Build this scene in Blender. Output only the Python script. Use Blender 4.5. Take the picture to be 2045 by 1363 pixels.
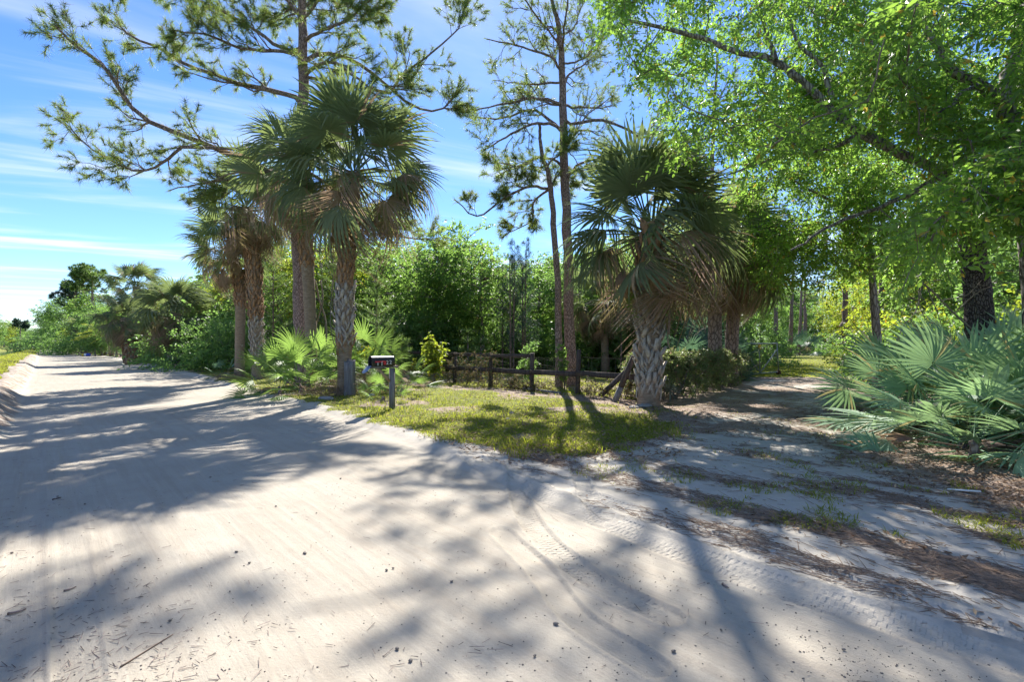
import bpy, math, random
import numpy as np
from mathutils import Matrix, Vector, Quaternion

# ------------------------------------------------------------------ camera, sky, sun, exposure
SC = bpy.context.scene
for _o in list(bpy.data.objects):
    bpy.data.objects.remove(_o)
F, CX, CY, H = 1022.0, 1022.5, 690.0, 1.5            # focal length in photo pixels, horizon row, eye height
cam_d = bpy.data.cameras.new('camera'); cam = bpy.data.objects.new('camera', cam_d)
SC.collection.objects.link(cam); SC.camera = cam
cam_d.sensor_width = 36.0; cam_d.lens = 36.0 * F / 2045.0
cam_d.shift_y = 8.5 / 2045.0; cam_d.clip_start = 0.05; cam_d.clip_end = 6000
cam.location = (0, 0, H); cam.rotation_euler = (math.radians(90), 0, 0)

SUN_AZ, SUN_EL = math.radians(1.5), math.radians(40)     # azimuth to the right of the view axis (+Y)
SKY_STRENGTH, SUN_STRENGTH, EXPOSURE = 0.092, 5.0, 1.3
world = bpy.data.worlds.new('World'); SC.world = world; world.use_nodes = True
wn, wl = world.node_tree.nodes, world.node_tree.links
wn.clear()
w_out = wn.new('ShaderNodeOutputWorld'); w_bg = wn.new('ShaderNodeBackground')
sky = wn.new('ShaderNodeTexSky'); sky.sky_type = 'NISHITA'; sky.sun_disc = False
sky.sun_elevation = SUN_EL; sky.sun_rotation = SUN_AZ
sky.air_density = 0.85; sky.dust_density = 0.06; sky.ozone_density = 4.5; sky.altitude = 0
# thin cirrus: streaky noise over a plane far above
tc = wn.new('ShaderNodeTexCoord'); sep = wn.new('ShaderNodeSeparateXYZ')
wl.new(tc.outputs['Generated'], sep.inputs[0])
def wmath(op, a, b=None, c=None):
    n = wn.new('ShaderNodeMath'); n.operation = op
    for i, v in enumerate((a, b, c)):
        if v is None: continue
        if isinstance(v, (int, float)): n.inputs[i].default_value = v
        else: wl.new(v, n.inputs[i])
    return n.outputs[0]
zc = wmath('MAXIMUM', sep.outputs['Z'], 0.03)
cu = wmath('DIVIDE', sep.outputs['X'], zc); cv = wmath('DIVIDE', sep.outputs['Y'], zc)
ca_, sa_ = math.cos(math.radians(28)), math.sin(math.radians(28))
u2 = wmath('ADD', wmath('MULTIPLY', cu, ca_), wmath('MULTIPLY', cv, sa_))
v2 = wmath('SUBTRACT', wmath('MULTIPLY', cv, ca_), wmath('MULTIPLY', cu, sa_))
comb = wn.new('ShaderNodeCombineXYZ')
wl.new(wmath('MULTIPLY', u2, 0.30), comb.inputs[0]); wl.new(wmath('MULTIPLY', v2, 1.05), comb.inputs[1])
nz = wn.new('ShaderNodeTexNoise'); nz.inputs['Scale'].default_value = 1.0
nz.inputs['Detail'].default_value = 7; nz.inputs['Roughness'].default_value = 0.55; nz.inputs['Distortion'].default_value = 0.5
wl.new(comb.outputs[0], nz.inputs['Vector'])
rmp = wn.new('ShaderNodeMapRange'); rmp.interpolation_type = 'SMOOTHSTEP'
rmp.inputs['From Min'].default_value = 0.46; rmp.inputs['From Max'].default_value = 0.76
rmp.inputs['To Max'].default_value = 0.9
wl.new(nz.outputs['Fac'], rmp.inputs['Value'])
hs = wn.new('ShaderNodeHueSaturation'); hs.inputs['Hue'].default_value = 0.505; hs.inputs['Saturation'].default_value = 1.14; hs.inputs['Value'].default_value = 1.0
wl.new(sky.outputs[0], hs.inputs['Color'])
mixc = wn.new('ShaderNodeMix'); mixc.data_type = 'RGBA'
wl.new(rmp.outputs[0], mixc.inputs[0]); wl.new(hs.outputs[0], mixc.inputs[6])
mixc.inputs[7].default_value = (5.6, 5.8, 6.1, 1)
wl.new(mixc.outputs[2], w_bg.inputs['Color']); w_bg.inputs['Strength'].default_value = SKY_STRENGTH
wl.new(w_bg.outputs[0], w_out.inputs[0])

sun_d = bpy.data.lights.new('sun', 'SUN'); sun = bpy.data.objects.new('sun', sun_d); SC.collection.objects.link(sun)
sun_d.energy = SUN_STRENGTH; sun_d.angle = math.radians(0.53); sun_d.color = (1.0, 0.955, 0.885)
sdir = Vector((math.sin(SUN_AZ) * math.cos(SUN_EL), math.cos(SUN_AZ) * math.cos(SUN_EL), math.sin(SUN_EL)))
sun.rotation_euler = (-sdir).to_track_quat('-Z', 'Y').to_euler(); sun.location = sdir * 60

SC.view_settings.view_transform = 'Standard'; SC.view_settings.look = 'None'
SC.view_settings.exposure = EXPOSURE; SC.view_settings.gamma = 1.0; SC.view_settings.use_curve_mapping = False
SC.render.engine = 'CYCLES'
SC.cycles.max_bounces = 8; SC.cycles.diffuse_bounces = 6; SC.cycles.glossy_bounces = 2
SC.cycles.transmission_bounces = 5; SC.cycles.transparent_max_bounces = 4
SC.cycles.use_denoising = True; SC.cycles.caustics_reflective = False; SC.cycles.caustics_refractive = False
SC.cycles.sample_clamp_indirect = 6.0; SC.cycles.use_adaptive_sampling = True; SC.cycles.adaptive_threshold = 0.015; SC.cycles.adaptive_min_samples = 24

# ------------------------------------------------------------------ helpers
A_ROAD = math.atan2(CX - 88.0, F)                     # the road runs to a vanishing point left of the view axis
CA, SA = math.cos(A_ROAD), math.sin(A_ROAD)
def to_sd(X, Y): return -X * SA + Y * CA, X * CA + Y * SA     # along the road, to the right of it
def from_sd(s, d): return -s * SA + d * CA, s * CA + d * SA
def G(px, py):                                         # a ground point of the photo, z = 0
    Z = F * H / (py - CY); return np.array([(px - CX) / F * Z, Z, 0.0])
def PT(px, py, Z):                                     # a point of the photo at a chosen distance
    return np.array([(px - CX) / F * Z, Z, H + (CY - py) / F * Z])
COL = SC.collection
rng = np.random.default_rng(7)
def rs(seed): return np.random.default_rng(seed)
def nrm(v):
    v = np.asarray(v, float); return v / np.maximum(np.linalg.norm(v, axis=-1, keepdims=True), 1e-9)

_R = rs(99).random((256, 256))
def vnoise(x, y):
    xi = np.floor(x).astype(int); yi = np.floor(y).astype(int); fx = x - xi; fy = y - yi
    fx = fx * fx * (3 - 2 * fx); fy = fy * fy * (3 - 2 * fy)
    a = _R[xi & 255, yi & 255]; b = _R[(xi + 1) & 255, yi & 255]; c = _R[xi & 255, (yi + 1) & 255]; d = _R[(xi + 1) & 255, (yi + 1) & 255]
    return (a * (1 - fx) + b * fx) * (1 - fy) + (c * (1 - fx) + d * fx) * fy
def fbm(x, y, oct=4, gain=0.5):
    v = 0; a = 1; t = 0
    for i in range(oct):
        v = v + a * vnoise(x * 2 ** i + 17.3 * i, y * 2 ** i + 5.1 * i); t += a; a *= gain
    return v / t

class MB:
    """collects vertices and faces; every face keeps a material slot, every vertex a random value"""
    def __init__(s): s.V = []; s.Q = []; s.T = []; s.R = []; s.QM = []; s.TM = []; s.n = 0
    def add(s, V, quads=None, tris=None, rnd=None, mat=0):
        V = np.asarray(V, float).reshape(-1, 3); m = len(V)
        if quads is not None and len(quads):
            q = np.asarray(quads, int).reshape(-1, 4) + s.n; s.Q.append(q); s.QM.append(np.full(len(q), mat))
        if tris is not None and len(tris):
            t = np.asarray(tris, int).reshape(-1, 3) + s.n; s.T.append(t); s.TM.append(np.full(len(t), mat))
        s.R.append(np.broadcast_to(np.asarray(0.5 if rnd is None else rnd, float), (m,)).copy())
        s.V.append(V); s.n += m
    def box(s, c, size, rot=None, mat=0, taper=1.0):
        c = np.asarray(c, float); h = np.asarray(size, float) / 2
        P = np.array([[x, y, z] for z in (-1, 1) for y in (-1, 1) for x in (-1, 1)], float) * h
        P[4:, :2] *= taper
        if rot is not None: P = P @ np.asarray(rot).T
        s.add(P + c, [[0, 2, 3, 1], [4, 5, 7, 6], [0, 1, 5, 4], [2, 6, 7, 3], [0, 4, 6, 2], [1, 3, 7, 5]], mat=mat)
    def beam(s, a, b, w, h, up=(0, 0, 1), mat=0):
        a = np.asarray(a, float); b = np.asarray(b, float); x = nrm(b - a); y = nrm(np.cross(up, x)); z = np.cross(x, y)
        s.box((a + b) / 2, (np.linalg.norm(b - a), w, h), np.stack([x, y, z], 1), mat)
    def tube(s, P, r, k=8, cap=True, lump=0.0, rg=None, mat=0, rnd=None):
        P = np.asarray(P, float); n = len(P); r = np.broadcast_to(np.asarray(r, float), (n,))
        T = np.gradient(P, axis=0); T = nrm(T)
        ref = np.array([0, 1.0, 0]) if abs(T[0, 1]) < 0.9 else np.array([1.0, 0, 0])
        N = nrm(np.cross(T, np.cross(ref, T))); B = np.cross(T, N)
        a = np.linspace(0, 2 * math.pi, k, endpoint=False)
        rr = np.repeat(r[:, None], k, 1)
        if lump: rr = rr * (1 + lump * ((rg or rng).random((n, k)) - 0.5) * 2)
        V = P[:, None] + rr[..., None] * (np.cos(a)[None, :, None] * N[:, None] + np.sin(a)[None, :, None] * B[:, None])
        i = np.arange(n - 1)[:, None] * k; j = np.arange(k)[None]; j2 = (j + 1) % k
        q = np.stack([i + j, i + j2, i + k + j2, i + k + j], -1).reshape(-1, 4)
        V = V.reshape(-1, 3); tr = []
        if cap:
            V = np.vstack([V, P[:1], P[-1:]]); o = n * k
            for jj in range(k):
                tr.append([o, (jj + 1) % k, jj]); tr.append([o + 1, (n - 1) * k + jj, (n - 1) * k + (jj + 1) % k])
        s.add(V, q, tr, rnd=rnd, mat=mat)
    def mesh(s, name, mats, smooth=False, attrs=None):
        V = np.vstack(s.V) if s.V else np.zeros((0, 3))
        Q = np.vstack(s.Q) if s.Q else np.zeros((0, 4), int); T = np.vstack(s.T) if s.T else np.zeros((0, 3), int)
        me = bpy.data.meshes.new(name); me.vertices.add(len(V)); me.vertices.foreach_set('co', V.astype(np.float32).ravel())
        nl = len(Q) * 4 + len(T) * 3; me.loops.add(nl)
        me.loops.foreach_set('vertex_index', np.concatenate([Q.ravel(), T.ravel()]).astype(np.int32))
        npoly = len(Q) + len(T); me.polygons.add(npoly)
        me.polygons.foreach_set('loop_start', np.concatenate([np.arange(len(Q)) * 4, len(Q) * 4 + np.arange(len(T)) * 3]).astype(np.int32))
        mi = np.concatenate([np.concatenate(s.QM) if s.QM else np.zeros(0, int), np.concatenate(s.TM) if s.TM else np.zeros(0, int)]).astype(np.int32)
        if not isinstance(mats, (list, tuple)): mats = [mats]
        for m in mats: me.materials.append(MAT[m] if isinstance(m, str) else m)
        if len(mats) > 1: me.polygons.foreach_set('material_index', mi)
        at = me.attributes.new('rnd', 'FLOAT', 'POINT')
        at.data.foreach_set('value', np.concatenate(s.R).astype(np.float32) if s.R else np.zeros(0, np.float32))
        for k, v in (attrs or {}).items():
            a2 = me.attributes.new(k, 'FLOAT', 'POINT'); a2.data.foreach_set('value', np.asarray(v, np.float32))
        me.update(calc_edges=True)
        if smooth: me.polygons.foreach_set('use_smooth', np.ones(npoly, bool))
        return me

def ob(name, me, parent=None, loc=None):
    o = bpy.data.objects.new(name, me); COL.objects.link(o)
    if parent is not None: o.parent = parent
    if loc is not None: o.location = loc
    return o
def tag(o, label=None, cat=None, group=None, kind=None):
    if label: o['label'] = label
    if cat: o['category'] = cat
    if group: o['group'] = group
    if kind: o['kind'] = kind
    return o
def thing(name, label, cat, loc=(0, 0, 0), group=None, rz=0.0):
    o = ob(name, None, None, loc); o.rotation_euler = (0, 0, rz); o.empty_display_size = 0.2
    return tag(o, label, cat, group)
def copy_tree(o, loc, rz=0.0, sc=1.0, label=None):
    r = o.copy(); COL.objects.link(r); r.location = loc; r.rotation_euler = (0, 0, rz); r.scale = (sc, sc, sc) if np.isscalar(sc) else sc
    if label: r['label'] = label
    for ch in o.children:
        c = ch.copy(); COL.objects.link(c); c.parent = r
        for g in ch.children:
            g2 = g.copy(); COL.objects.link(g2); g2.parent = c
    return r
def spline(pts, n):
    """smooth curve through control points (Catmull-Rom), n samples"""
    P = np.asarray(pts, float); P = np.vstack([2 * P[0] - P[1], P, 2 * P[-1] - P[-2]])
    m = len(P) - 3; t = np.linspace(0, m - 1e-6, n); i = t.astype(int); f = (t - i)[:, None]
    a, b, c, d = P[i], P[i + 1], P[i + 2], P[i + 3]
    return 0.5 * (2 * b + (c - a) * f + (2 * a - 5 * b + 4 * c - d) * f ** 2 + (3 * b - a - 3 * c + d) * f ** 3)

# ------------------------------------------------------------------ materials
MAT = {}
def new_mat(name):
    m = bpy.data.materials.new(name); m.use_nodes = True; MAT[name] = m
    nt = m.node_tree; nt.nodes.clear()
    out = nt.nodes.new('ShaderNodeOutputMaterial')
    return m, nt, out
class NT:
    """small node helpers"""
    def __init__(s, nt): s.nt = nt; s.N = nt.nodes; s.L = nt.links
    def put(s, sock, v):
        if isinstance(v, bpy.types.NodeSocket): s.L.new(v, sock)
        elif isinstance(v, (tuple, list)) and len(v) == 3 and sock.type == 'RGBA': sock.default_value = (*v, 1)
        else: sock.default_value = v
    def math(s, op, a, b=None, c=None, clamp=False):
        n = s.N.new('ShaderNodeMath'); n.operation = op; n.use_clamp = clamp
        for i, v in enumerate((a, b, c)):
            if v is not None: s.put(n.inputs[i], v)
        return n.outputs[0]
    def mix(s, f, a, b, blend='MIX'):
        n = s.N.new('ShaderNodeMix'); n.data_type = 'RGBA'; n.blend_type = blend
        s.put(n.inputs[0], f); s.put(n.inputs[6], a); s.put(n.inputs[7], b); return n.outputs[2]
    def noise(s, vec, scale, detail=4, rough=0.55, dist=0.0, col=False):
        n = s.N.new('ShaderNodeTexNoise'); s.put(n.inputs['Vector'], vec) if vec is not None else None
        n.inputs['Scale'].default_value = scale; n.inputs['Detail'].default_value = detail; n.inputs['Roughness'].default_value = rough
        n.inputs['Distortion'].default_value = dist
        return n.outputs['Color' if col else 'Fac']
    def ramp(s, v, lo, hi, a=0.0, b=1.0, smooth=True):
        n = s.N.new('ShaderNodeMapRange'); n.interpolation_type = 'SMOOTHSTEP' if smooth else 'LINEAR'
        s.put(n.inputs['Value'], v); s.put(n.inputs['From Min'], lo); s.put(n.inputs['From Max'], hi)
        s.put(n.inputs['To Min'], a); s.put(n.inputs['To Max'], b); return n.outputs[0]
    def attr(s, name):
        n = s.N.new('ShaderNodeAttribute'); n.attribute_name = name; return n.outputs['Fac']
    def coord(s, which='Object'):
        return s.N.new('ShaderNodeTexCoord').outputs[which]
    def scale(s, vec, sc):
        n = s.N.new('ShaderNodeMapping'); s.put(n.inputs['Vector'], vec); n.inputs['Scale'].default_value = sc; return n.outputs[0]
    def bump(s, h, strength=0.5, dist=0.01, normal=None):
        n = s.N.new('ShaderNodeBump'); s.put(n.inputs['Height'], h); n.inputs['Strength'].default_value = strength; n.inputs['Distance'].default_value = dist
        if normal is not None: s.put(n.inputs['Normal'], normal)
        return n.outputs[0]
    def objrand(s): return s.N.new('ShaderNodeObjectInfo').outputs['Random']
    def principled(s, col, rough=0.8, spec=0.3, metal=0.0, normal=None):
        n = s.N.new('ShaderNodeBsdfPrincipled'); s.put(n.inputs['Base Color'], col); s.put(n.inputs['Roughness'], rough)
        n.inputs['Specular IOR Level'].default_value = spec; n.inputs['Metallic'].default_value = metal
        if normal is not None: s.put(n.inputs['Normal'], normal)
        return n.outputs[0]

def leaf_mat(name, c1, c2, t1, trans=0.45, rough=0.45, spec=0.4, c3=None, c3amt=0.06, ow=0.25):
    """leaf blade: reflected colour varies leaf by leaf, light shines through"""
    m, nt, out = new_mat(name); k = NT(nt)
    r = k.attr('rnd'); o = k.objrand()
    f = k.math('ADD', k.math('MULTIPLY', r, 1 - ow), k.math('MULTIPLY', o, ow))
    col = k.mix(f, c1, c2)
    tcol = k.mix(f, tuple(x * 0.72 for x in t1), t1)
    if c3:
        g = k.math('GREATER_THAN', k.math('FRACT', k.math('MULTIPLY', r, 37.7)), 1 - c3amt)
        col = k.mix(g, col, c3); tcol = k.mix(g, tcol, tuple(min(1, x * 1.3) for x in c3))
    p = k.principled(col, rough, spec)
    t = nt.nodes.new('ShaderNodeBsdfTranslucent'); k.put(t.inputs['Color'], tcol)
    mx = nt.nodes.new('ShaderNodeMixShader'); mx.inputs[0].default_value = trans
    nt.links.new(p, mx.inputs[1]); nt.links.new(t.outputs[0], mx.inputs[2]); nt.links.new(mx.outputs[0], out.inputs[0])
leaf_mat('laurel_leaf', (0.075, 0.14, 0.028), (0.125, 0.20, 0.04), (0.40, 0.68, 0.09), 0.56, 0.38, 0.4, c3=(0.36, 0.27, 0.04), c3amt=0.03)
leaf_mat('wood_leaf', (0.07, 0.12, 0.035), (0.12, 0.17, 0.05), (0.36, 0.60, 0.11), 0.52, 0.5, 0.3, c3=(0.2, 0.17, 0.06), c3amt=0.04)
leaf_mat('dark_leaf', (0.055, 0.10, 0.038), (0.09, 0.145, 0.055), (0.32, 0.55, 0.12), 0.5, 0.5, 0.3)
leaf_mat('yellow_leaf', (0.09, 0.15, 0.02), (0.15, 0.185, 0.025), (0.54, 0.66, 0.06), 0.5, 0.5, 0.3, c3=(0.35, 0.22, 0.02), c3amt=0.05)
leaf_mat('hedge_leaf', (0.12, 0.165, 0.065), (0.21, 0.235, 0.11), (0.40, 0.50, 0.16), 0.4, 0.5, 0.3, c3=(0.28, 0.18, 0.12), c3amt=0.10)
leaf_mat('dry_leaf', (0.10, 0.07, 0.035), (0.17, 0.12, 0.06), (0.25, 0.17, 0.07), 0.3, 0.7, 0.2, c3=(0.10, 0.13, 0.04), c3amt=0.35)
leaf_mat('needle', (0.055, 0.10, 0.03), (0.10, 0.14, 0.042), (0.40, 0.54, 0.11), 0.42, 0.5, 0.3, c3=(0.17, 0.10, 0.05), c3amt=0.12)
leaf_mat('young_needle', (0.06, 0.12, 0.03), (0.10, 0.17, 0.05), (0.34, 0.52, 0.12), 0.35, 0.45, 0.35)
leaf_mat('blue_needle', (0.03, 0.06, 0.045), (0.05, 0.085, 0.055), (0.12, 0.22, 0.12), 0.25, 0.55, 0.3)
leaf_mat('palm_leaf', (0.075, 0.105, 0.062), (0.17, 0.195, 0.12), (0.34, 0.44, 0.14), 0.36, 0.78, 0.2, c3=(0.24, 0.18, 0.11), c3amt=0.07, ow=0.5)
leaf_mat('palm_fading', (0.13, 0.125, 0.065), (0.27, 0.20, 0.135), (0.44, 0.36, 0.15), 0.38, 0.6, 0.25, c3=(0.32, 0.22, 0.17), c3amt=0.35, ow=0.5)
leaf_mat('palm_dead', (0.26, 0.18, 0.14), (0.44, 0.34, 0.26), (0.46, 0.32, 0.20), 0.35, 0.75, 0.2, ow=0.5)
leaf_mat('palmetto_silver', (0.13, 0.25, 0.12), (0.36, 0.51, 0.36), (0.42, 0.64, 0.26), 0.34, 0.5, 0.35, c3=(0.42, 0.36, 0.16), c3amt=0.04, ow=0.7)
leaf_mat('palmetto_green', (0.05, 0.115, 0.035), (0.125, 0.21, 0.065), (0.40, 0.62, 0.12), 0.4, 0.45, 0.3, c3=(0.22, 0.20, 0.05), c3amt=0.03, ow=0.6)
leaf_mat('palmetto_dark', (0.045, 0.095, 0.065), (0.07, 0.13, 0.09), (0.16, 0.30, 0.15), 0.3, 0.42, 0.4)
leaf_mat('areca_leaf', (0.10, 0.17, 0.03), (0.19, 0.23, 0.04), (0.58, 0.66, 0.08), 0.42, 0.45, 0.4)
leaf_mat('grass_blade', (0.125, 0.17, 0.018), (0.215, 0.225, 0.035), (0.62, 0.68, 0.06), 0.45, 0.6, 0.2, c3=(0.36, 0.29, 0.13), c3amt=0.13)
leaf_mat('litter_leaf', (0.17, 0.10, 0.06), (0.33, 0.22, 0.135), (0.22, 0.13, 0.06), 0.12, 0.8, 0.15, c3=(0.42, 0.30, 0.18), c3amt=0.15)
leaf_mat('straw', (0.17, 0.115, 0.08), (0.32, 0.23, 0.16), (0.2, 0.12, 0.06), 0.08, 0.8, 0.15)
leaf_mat('air_plant', (0.16, 0.18, 0.14), (0.26, 0.28, 0.22), (0.3, 0.3, 0.2), 0.2, 0.7, 0.2)
leaf_mat('fern_leaf', (0.07, 0.14, 0.02), (0.10, 0.18, 0.03), (0.4, 0.6, 0.08), 0.4, 0.5, 0.3)

def bark_mat(name, dark, light, sc=(9, 9, 2.2), depth=0.03, spots=None, rough=0.9, cell=True):
    m, nt, out = new_mat(name); k = NT(nt); co = k.coord(); v = k.scale(co, sc)
    n1 = k.noise(v, 1.0, 6, 0.65, 0.6)
    if cell:
        vo = nt.nodes.new('ShaderNodeTexVoronoi'); vo.feature = 'DISTANCE_TO_EDGE'; vo.inputs['Scale'].default_value = 1.3
        wv = nt.nodes.new('ShaderNodeMix'); wv.data_type = 'VECTOR'
        wv.inputs[0].default_value = 0.25; nt.links.new(v, wv.inputs[4]); nt.links.new(k.noise(v, 1.5, 3, 0.6, 0, True), wv.inputs[5])
        nt.links.new(wv.outputs[1], vo.inputs['Vector'])
        plate = k.ramp(vo.outputs['Distance'], 0.0, 0.22)
        h = k.math('ADD', k.math('MULTIPLY', plate, 0.7), k.math('MULTIPLY', n1, 0.5))
    else: h = n1
    col = k.mix(k.ramp(h, 0.25, 0.95), dark, light)
    big = k.noise(co, 1.7, 3)
    col = k.mix(k.ramp(big, 0.4, 0.7, 0, 0.45), col, k.mix(0.5, col, tuple(x * 0.6 for x in light)))
    if spots:
        sp = k.ramp(k.noise(co, spots[1], 5, 0.7), spots[2], spots[2] + 0.1)
        col = k.mix(sp, col, spots[0])
    nt.links.new(k.principled(col, rough, 0.2, 0, k.bump(h, 0.9, depth)), out.inputs[0])
bark_mat('pine_bark', (0.12, 0.082, 0.07), (0.37, 0.265, 0.235), (24, 24, 7.5), 0.02)
bark_mat('palm_bark', (0.18, 0.13, 0.09), (0.42, 0.32, 0.23), (7, 7, 24), 0.015, cell=False, spots=((0.36, 0.33, 0.28), 4.0, 0.6))
bark_mat('boot_wood', (0.24, 0.19, 0.15), (0.64, 0.59, 0.52), (26, 26, 5), 0.006, cell=False)
bark_mat('boot_brown', (0.20, 0.11, 0.06), (0.56, 0.36, 0.21), (26, 26, 5), 0.006, cell=False)
bark_mat('oak_bark', (0.11, 0.09, 0.08), (0.34, 0.30, 0.27), (14, 14, 4), 0.02, spots=((0.42, 0.42, 0.40), 5.0, 0.60))
bark_mat('dark_bark', (0.03, 0.022, 0.022), (0.14, 0.12, 0.115), (30, 30, 12), 0.02, spots=((0.66, 0.65, 0.63), 17.0, 0.64))
bark_mat('twig_bark', (0.12, 0.10, 0.08), (0.30, 0.26, 0.21), (20, 20, 8), 0.004, cell=False)
bark_mat('limb_bark', (0.11, 0.08, 0.07), (0.30, 0.23, 0.20), (12, 12, 5), 0.01)
bark_mat('grey_wood', (0.09, 0.082, 0.082), (0.36, 0.345, 0.34), (34, 34, 1.6), 0.012, cell=False)
bark_mat('tan_wood', (0.24, 0.17, 0.11), (0.46, 0.36, 0.25), (30, 30, 2), 0.004, cell=False)
bark_mat('fence_wood', (0.04, 0.032, 0.03), (0.15, 0.12, 0.108), (20, 20, 2.5), 0.006, cell=False, spots=((0.16, 0.14, 0.13), 6.0, 0.62))
bark_mat('far_fence_wood', (0.14, 0.12, 0.115), (0.32, 0.29, 0.27), (12, 12, 2), 0.006, cell=False)
bark_mat('stone', (0.20, 0.19, 0.18), (0.44, 0.43, 0.41), (9, 9, 9), 0.01, cell=False)
bark_mat('pebble', (0.15, 0.13, 0.11), (0.36, 0.32, 0.28), (30, 30, 30), 0.004, cell=False)

def plain_mat(name, col, rough=0.5, spec=0.5, metal=0.0, wear=0.25, sc=18, wear_col=None):
    m, nt, out = new_mat(name); k = NT(nt); co = k.coord()
    n = k.noise(co, sc, 5, 0.65)
    c = k.mix(k.ramp(n, 0.45, 0.75, 0, wear), col, wear_col or tuple(min(1, x * 0.5 + 0.08) for x in col))
    r = k.ramp(n, 0.3, 0.7, rough, min(1, rough + 0.25))
    nt.links.new(k.principled(c, r, spec, metal, k.bump(n, 0.15, 0.002)), out.inputs[0])
plain_mat('black_paint', (0.018, 0.019, 0.026), 0.32, 0.5, 0, 0.4, 9, (0.06, 0.06, 0.065))
plain_mat('blue_grey_metal', (0.22, 0.27, 0.40), 0.35, 0.5, 0.3, 0.3)
plain_mat('red_plastic', (0.52, 0.025, 0.035), 0.4, 0.5)
plain_mat('white_decal', (0.72, 0.72, 0.70), 0.5, 0.4, 0, 0.3, 40)
plain_mat('black_decal', (0.012, 0.014, 0.012), 0.5, 0.4)
plain_mat('gate_pipe', (0.30, 0.34, 0.33), 0.5, 0.4, 0.5, 0.5, 20, (0.16, 0.10, 0.07))
plain_mat('yellow_sign', (0.55, 0.36, 0.03), 0.5, 0.4)
plain_mat('wheel_rust', (0.10, 0.045, 0.03), 0.8, 0.2)
plain_mat('wire', (0.20, 0.17, 0.15), 0.6, 0.4, 0.6)
plain_mat('drum_blue', (0.03, 0.07, 0.42), 0.45, 0.4)
plain_mat('drum_yellow', (0.65, 0.43, 0.03), 0.45, 0.4)
plain_mat('white_plastic', (0.72, 0.72, 0.70), 0.45, 0.4)

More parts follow.
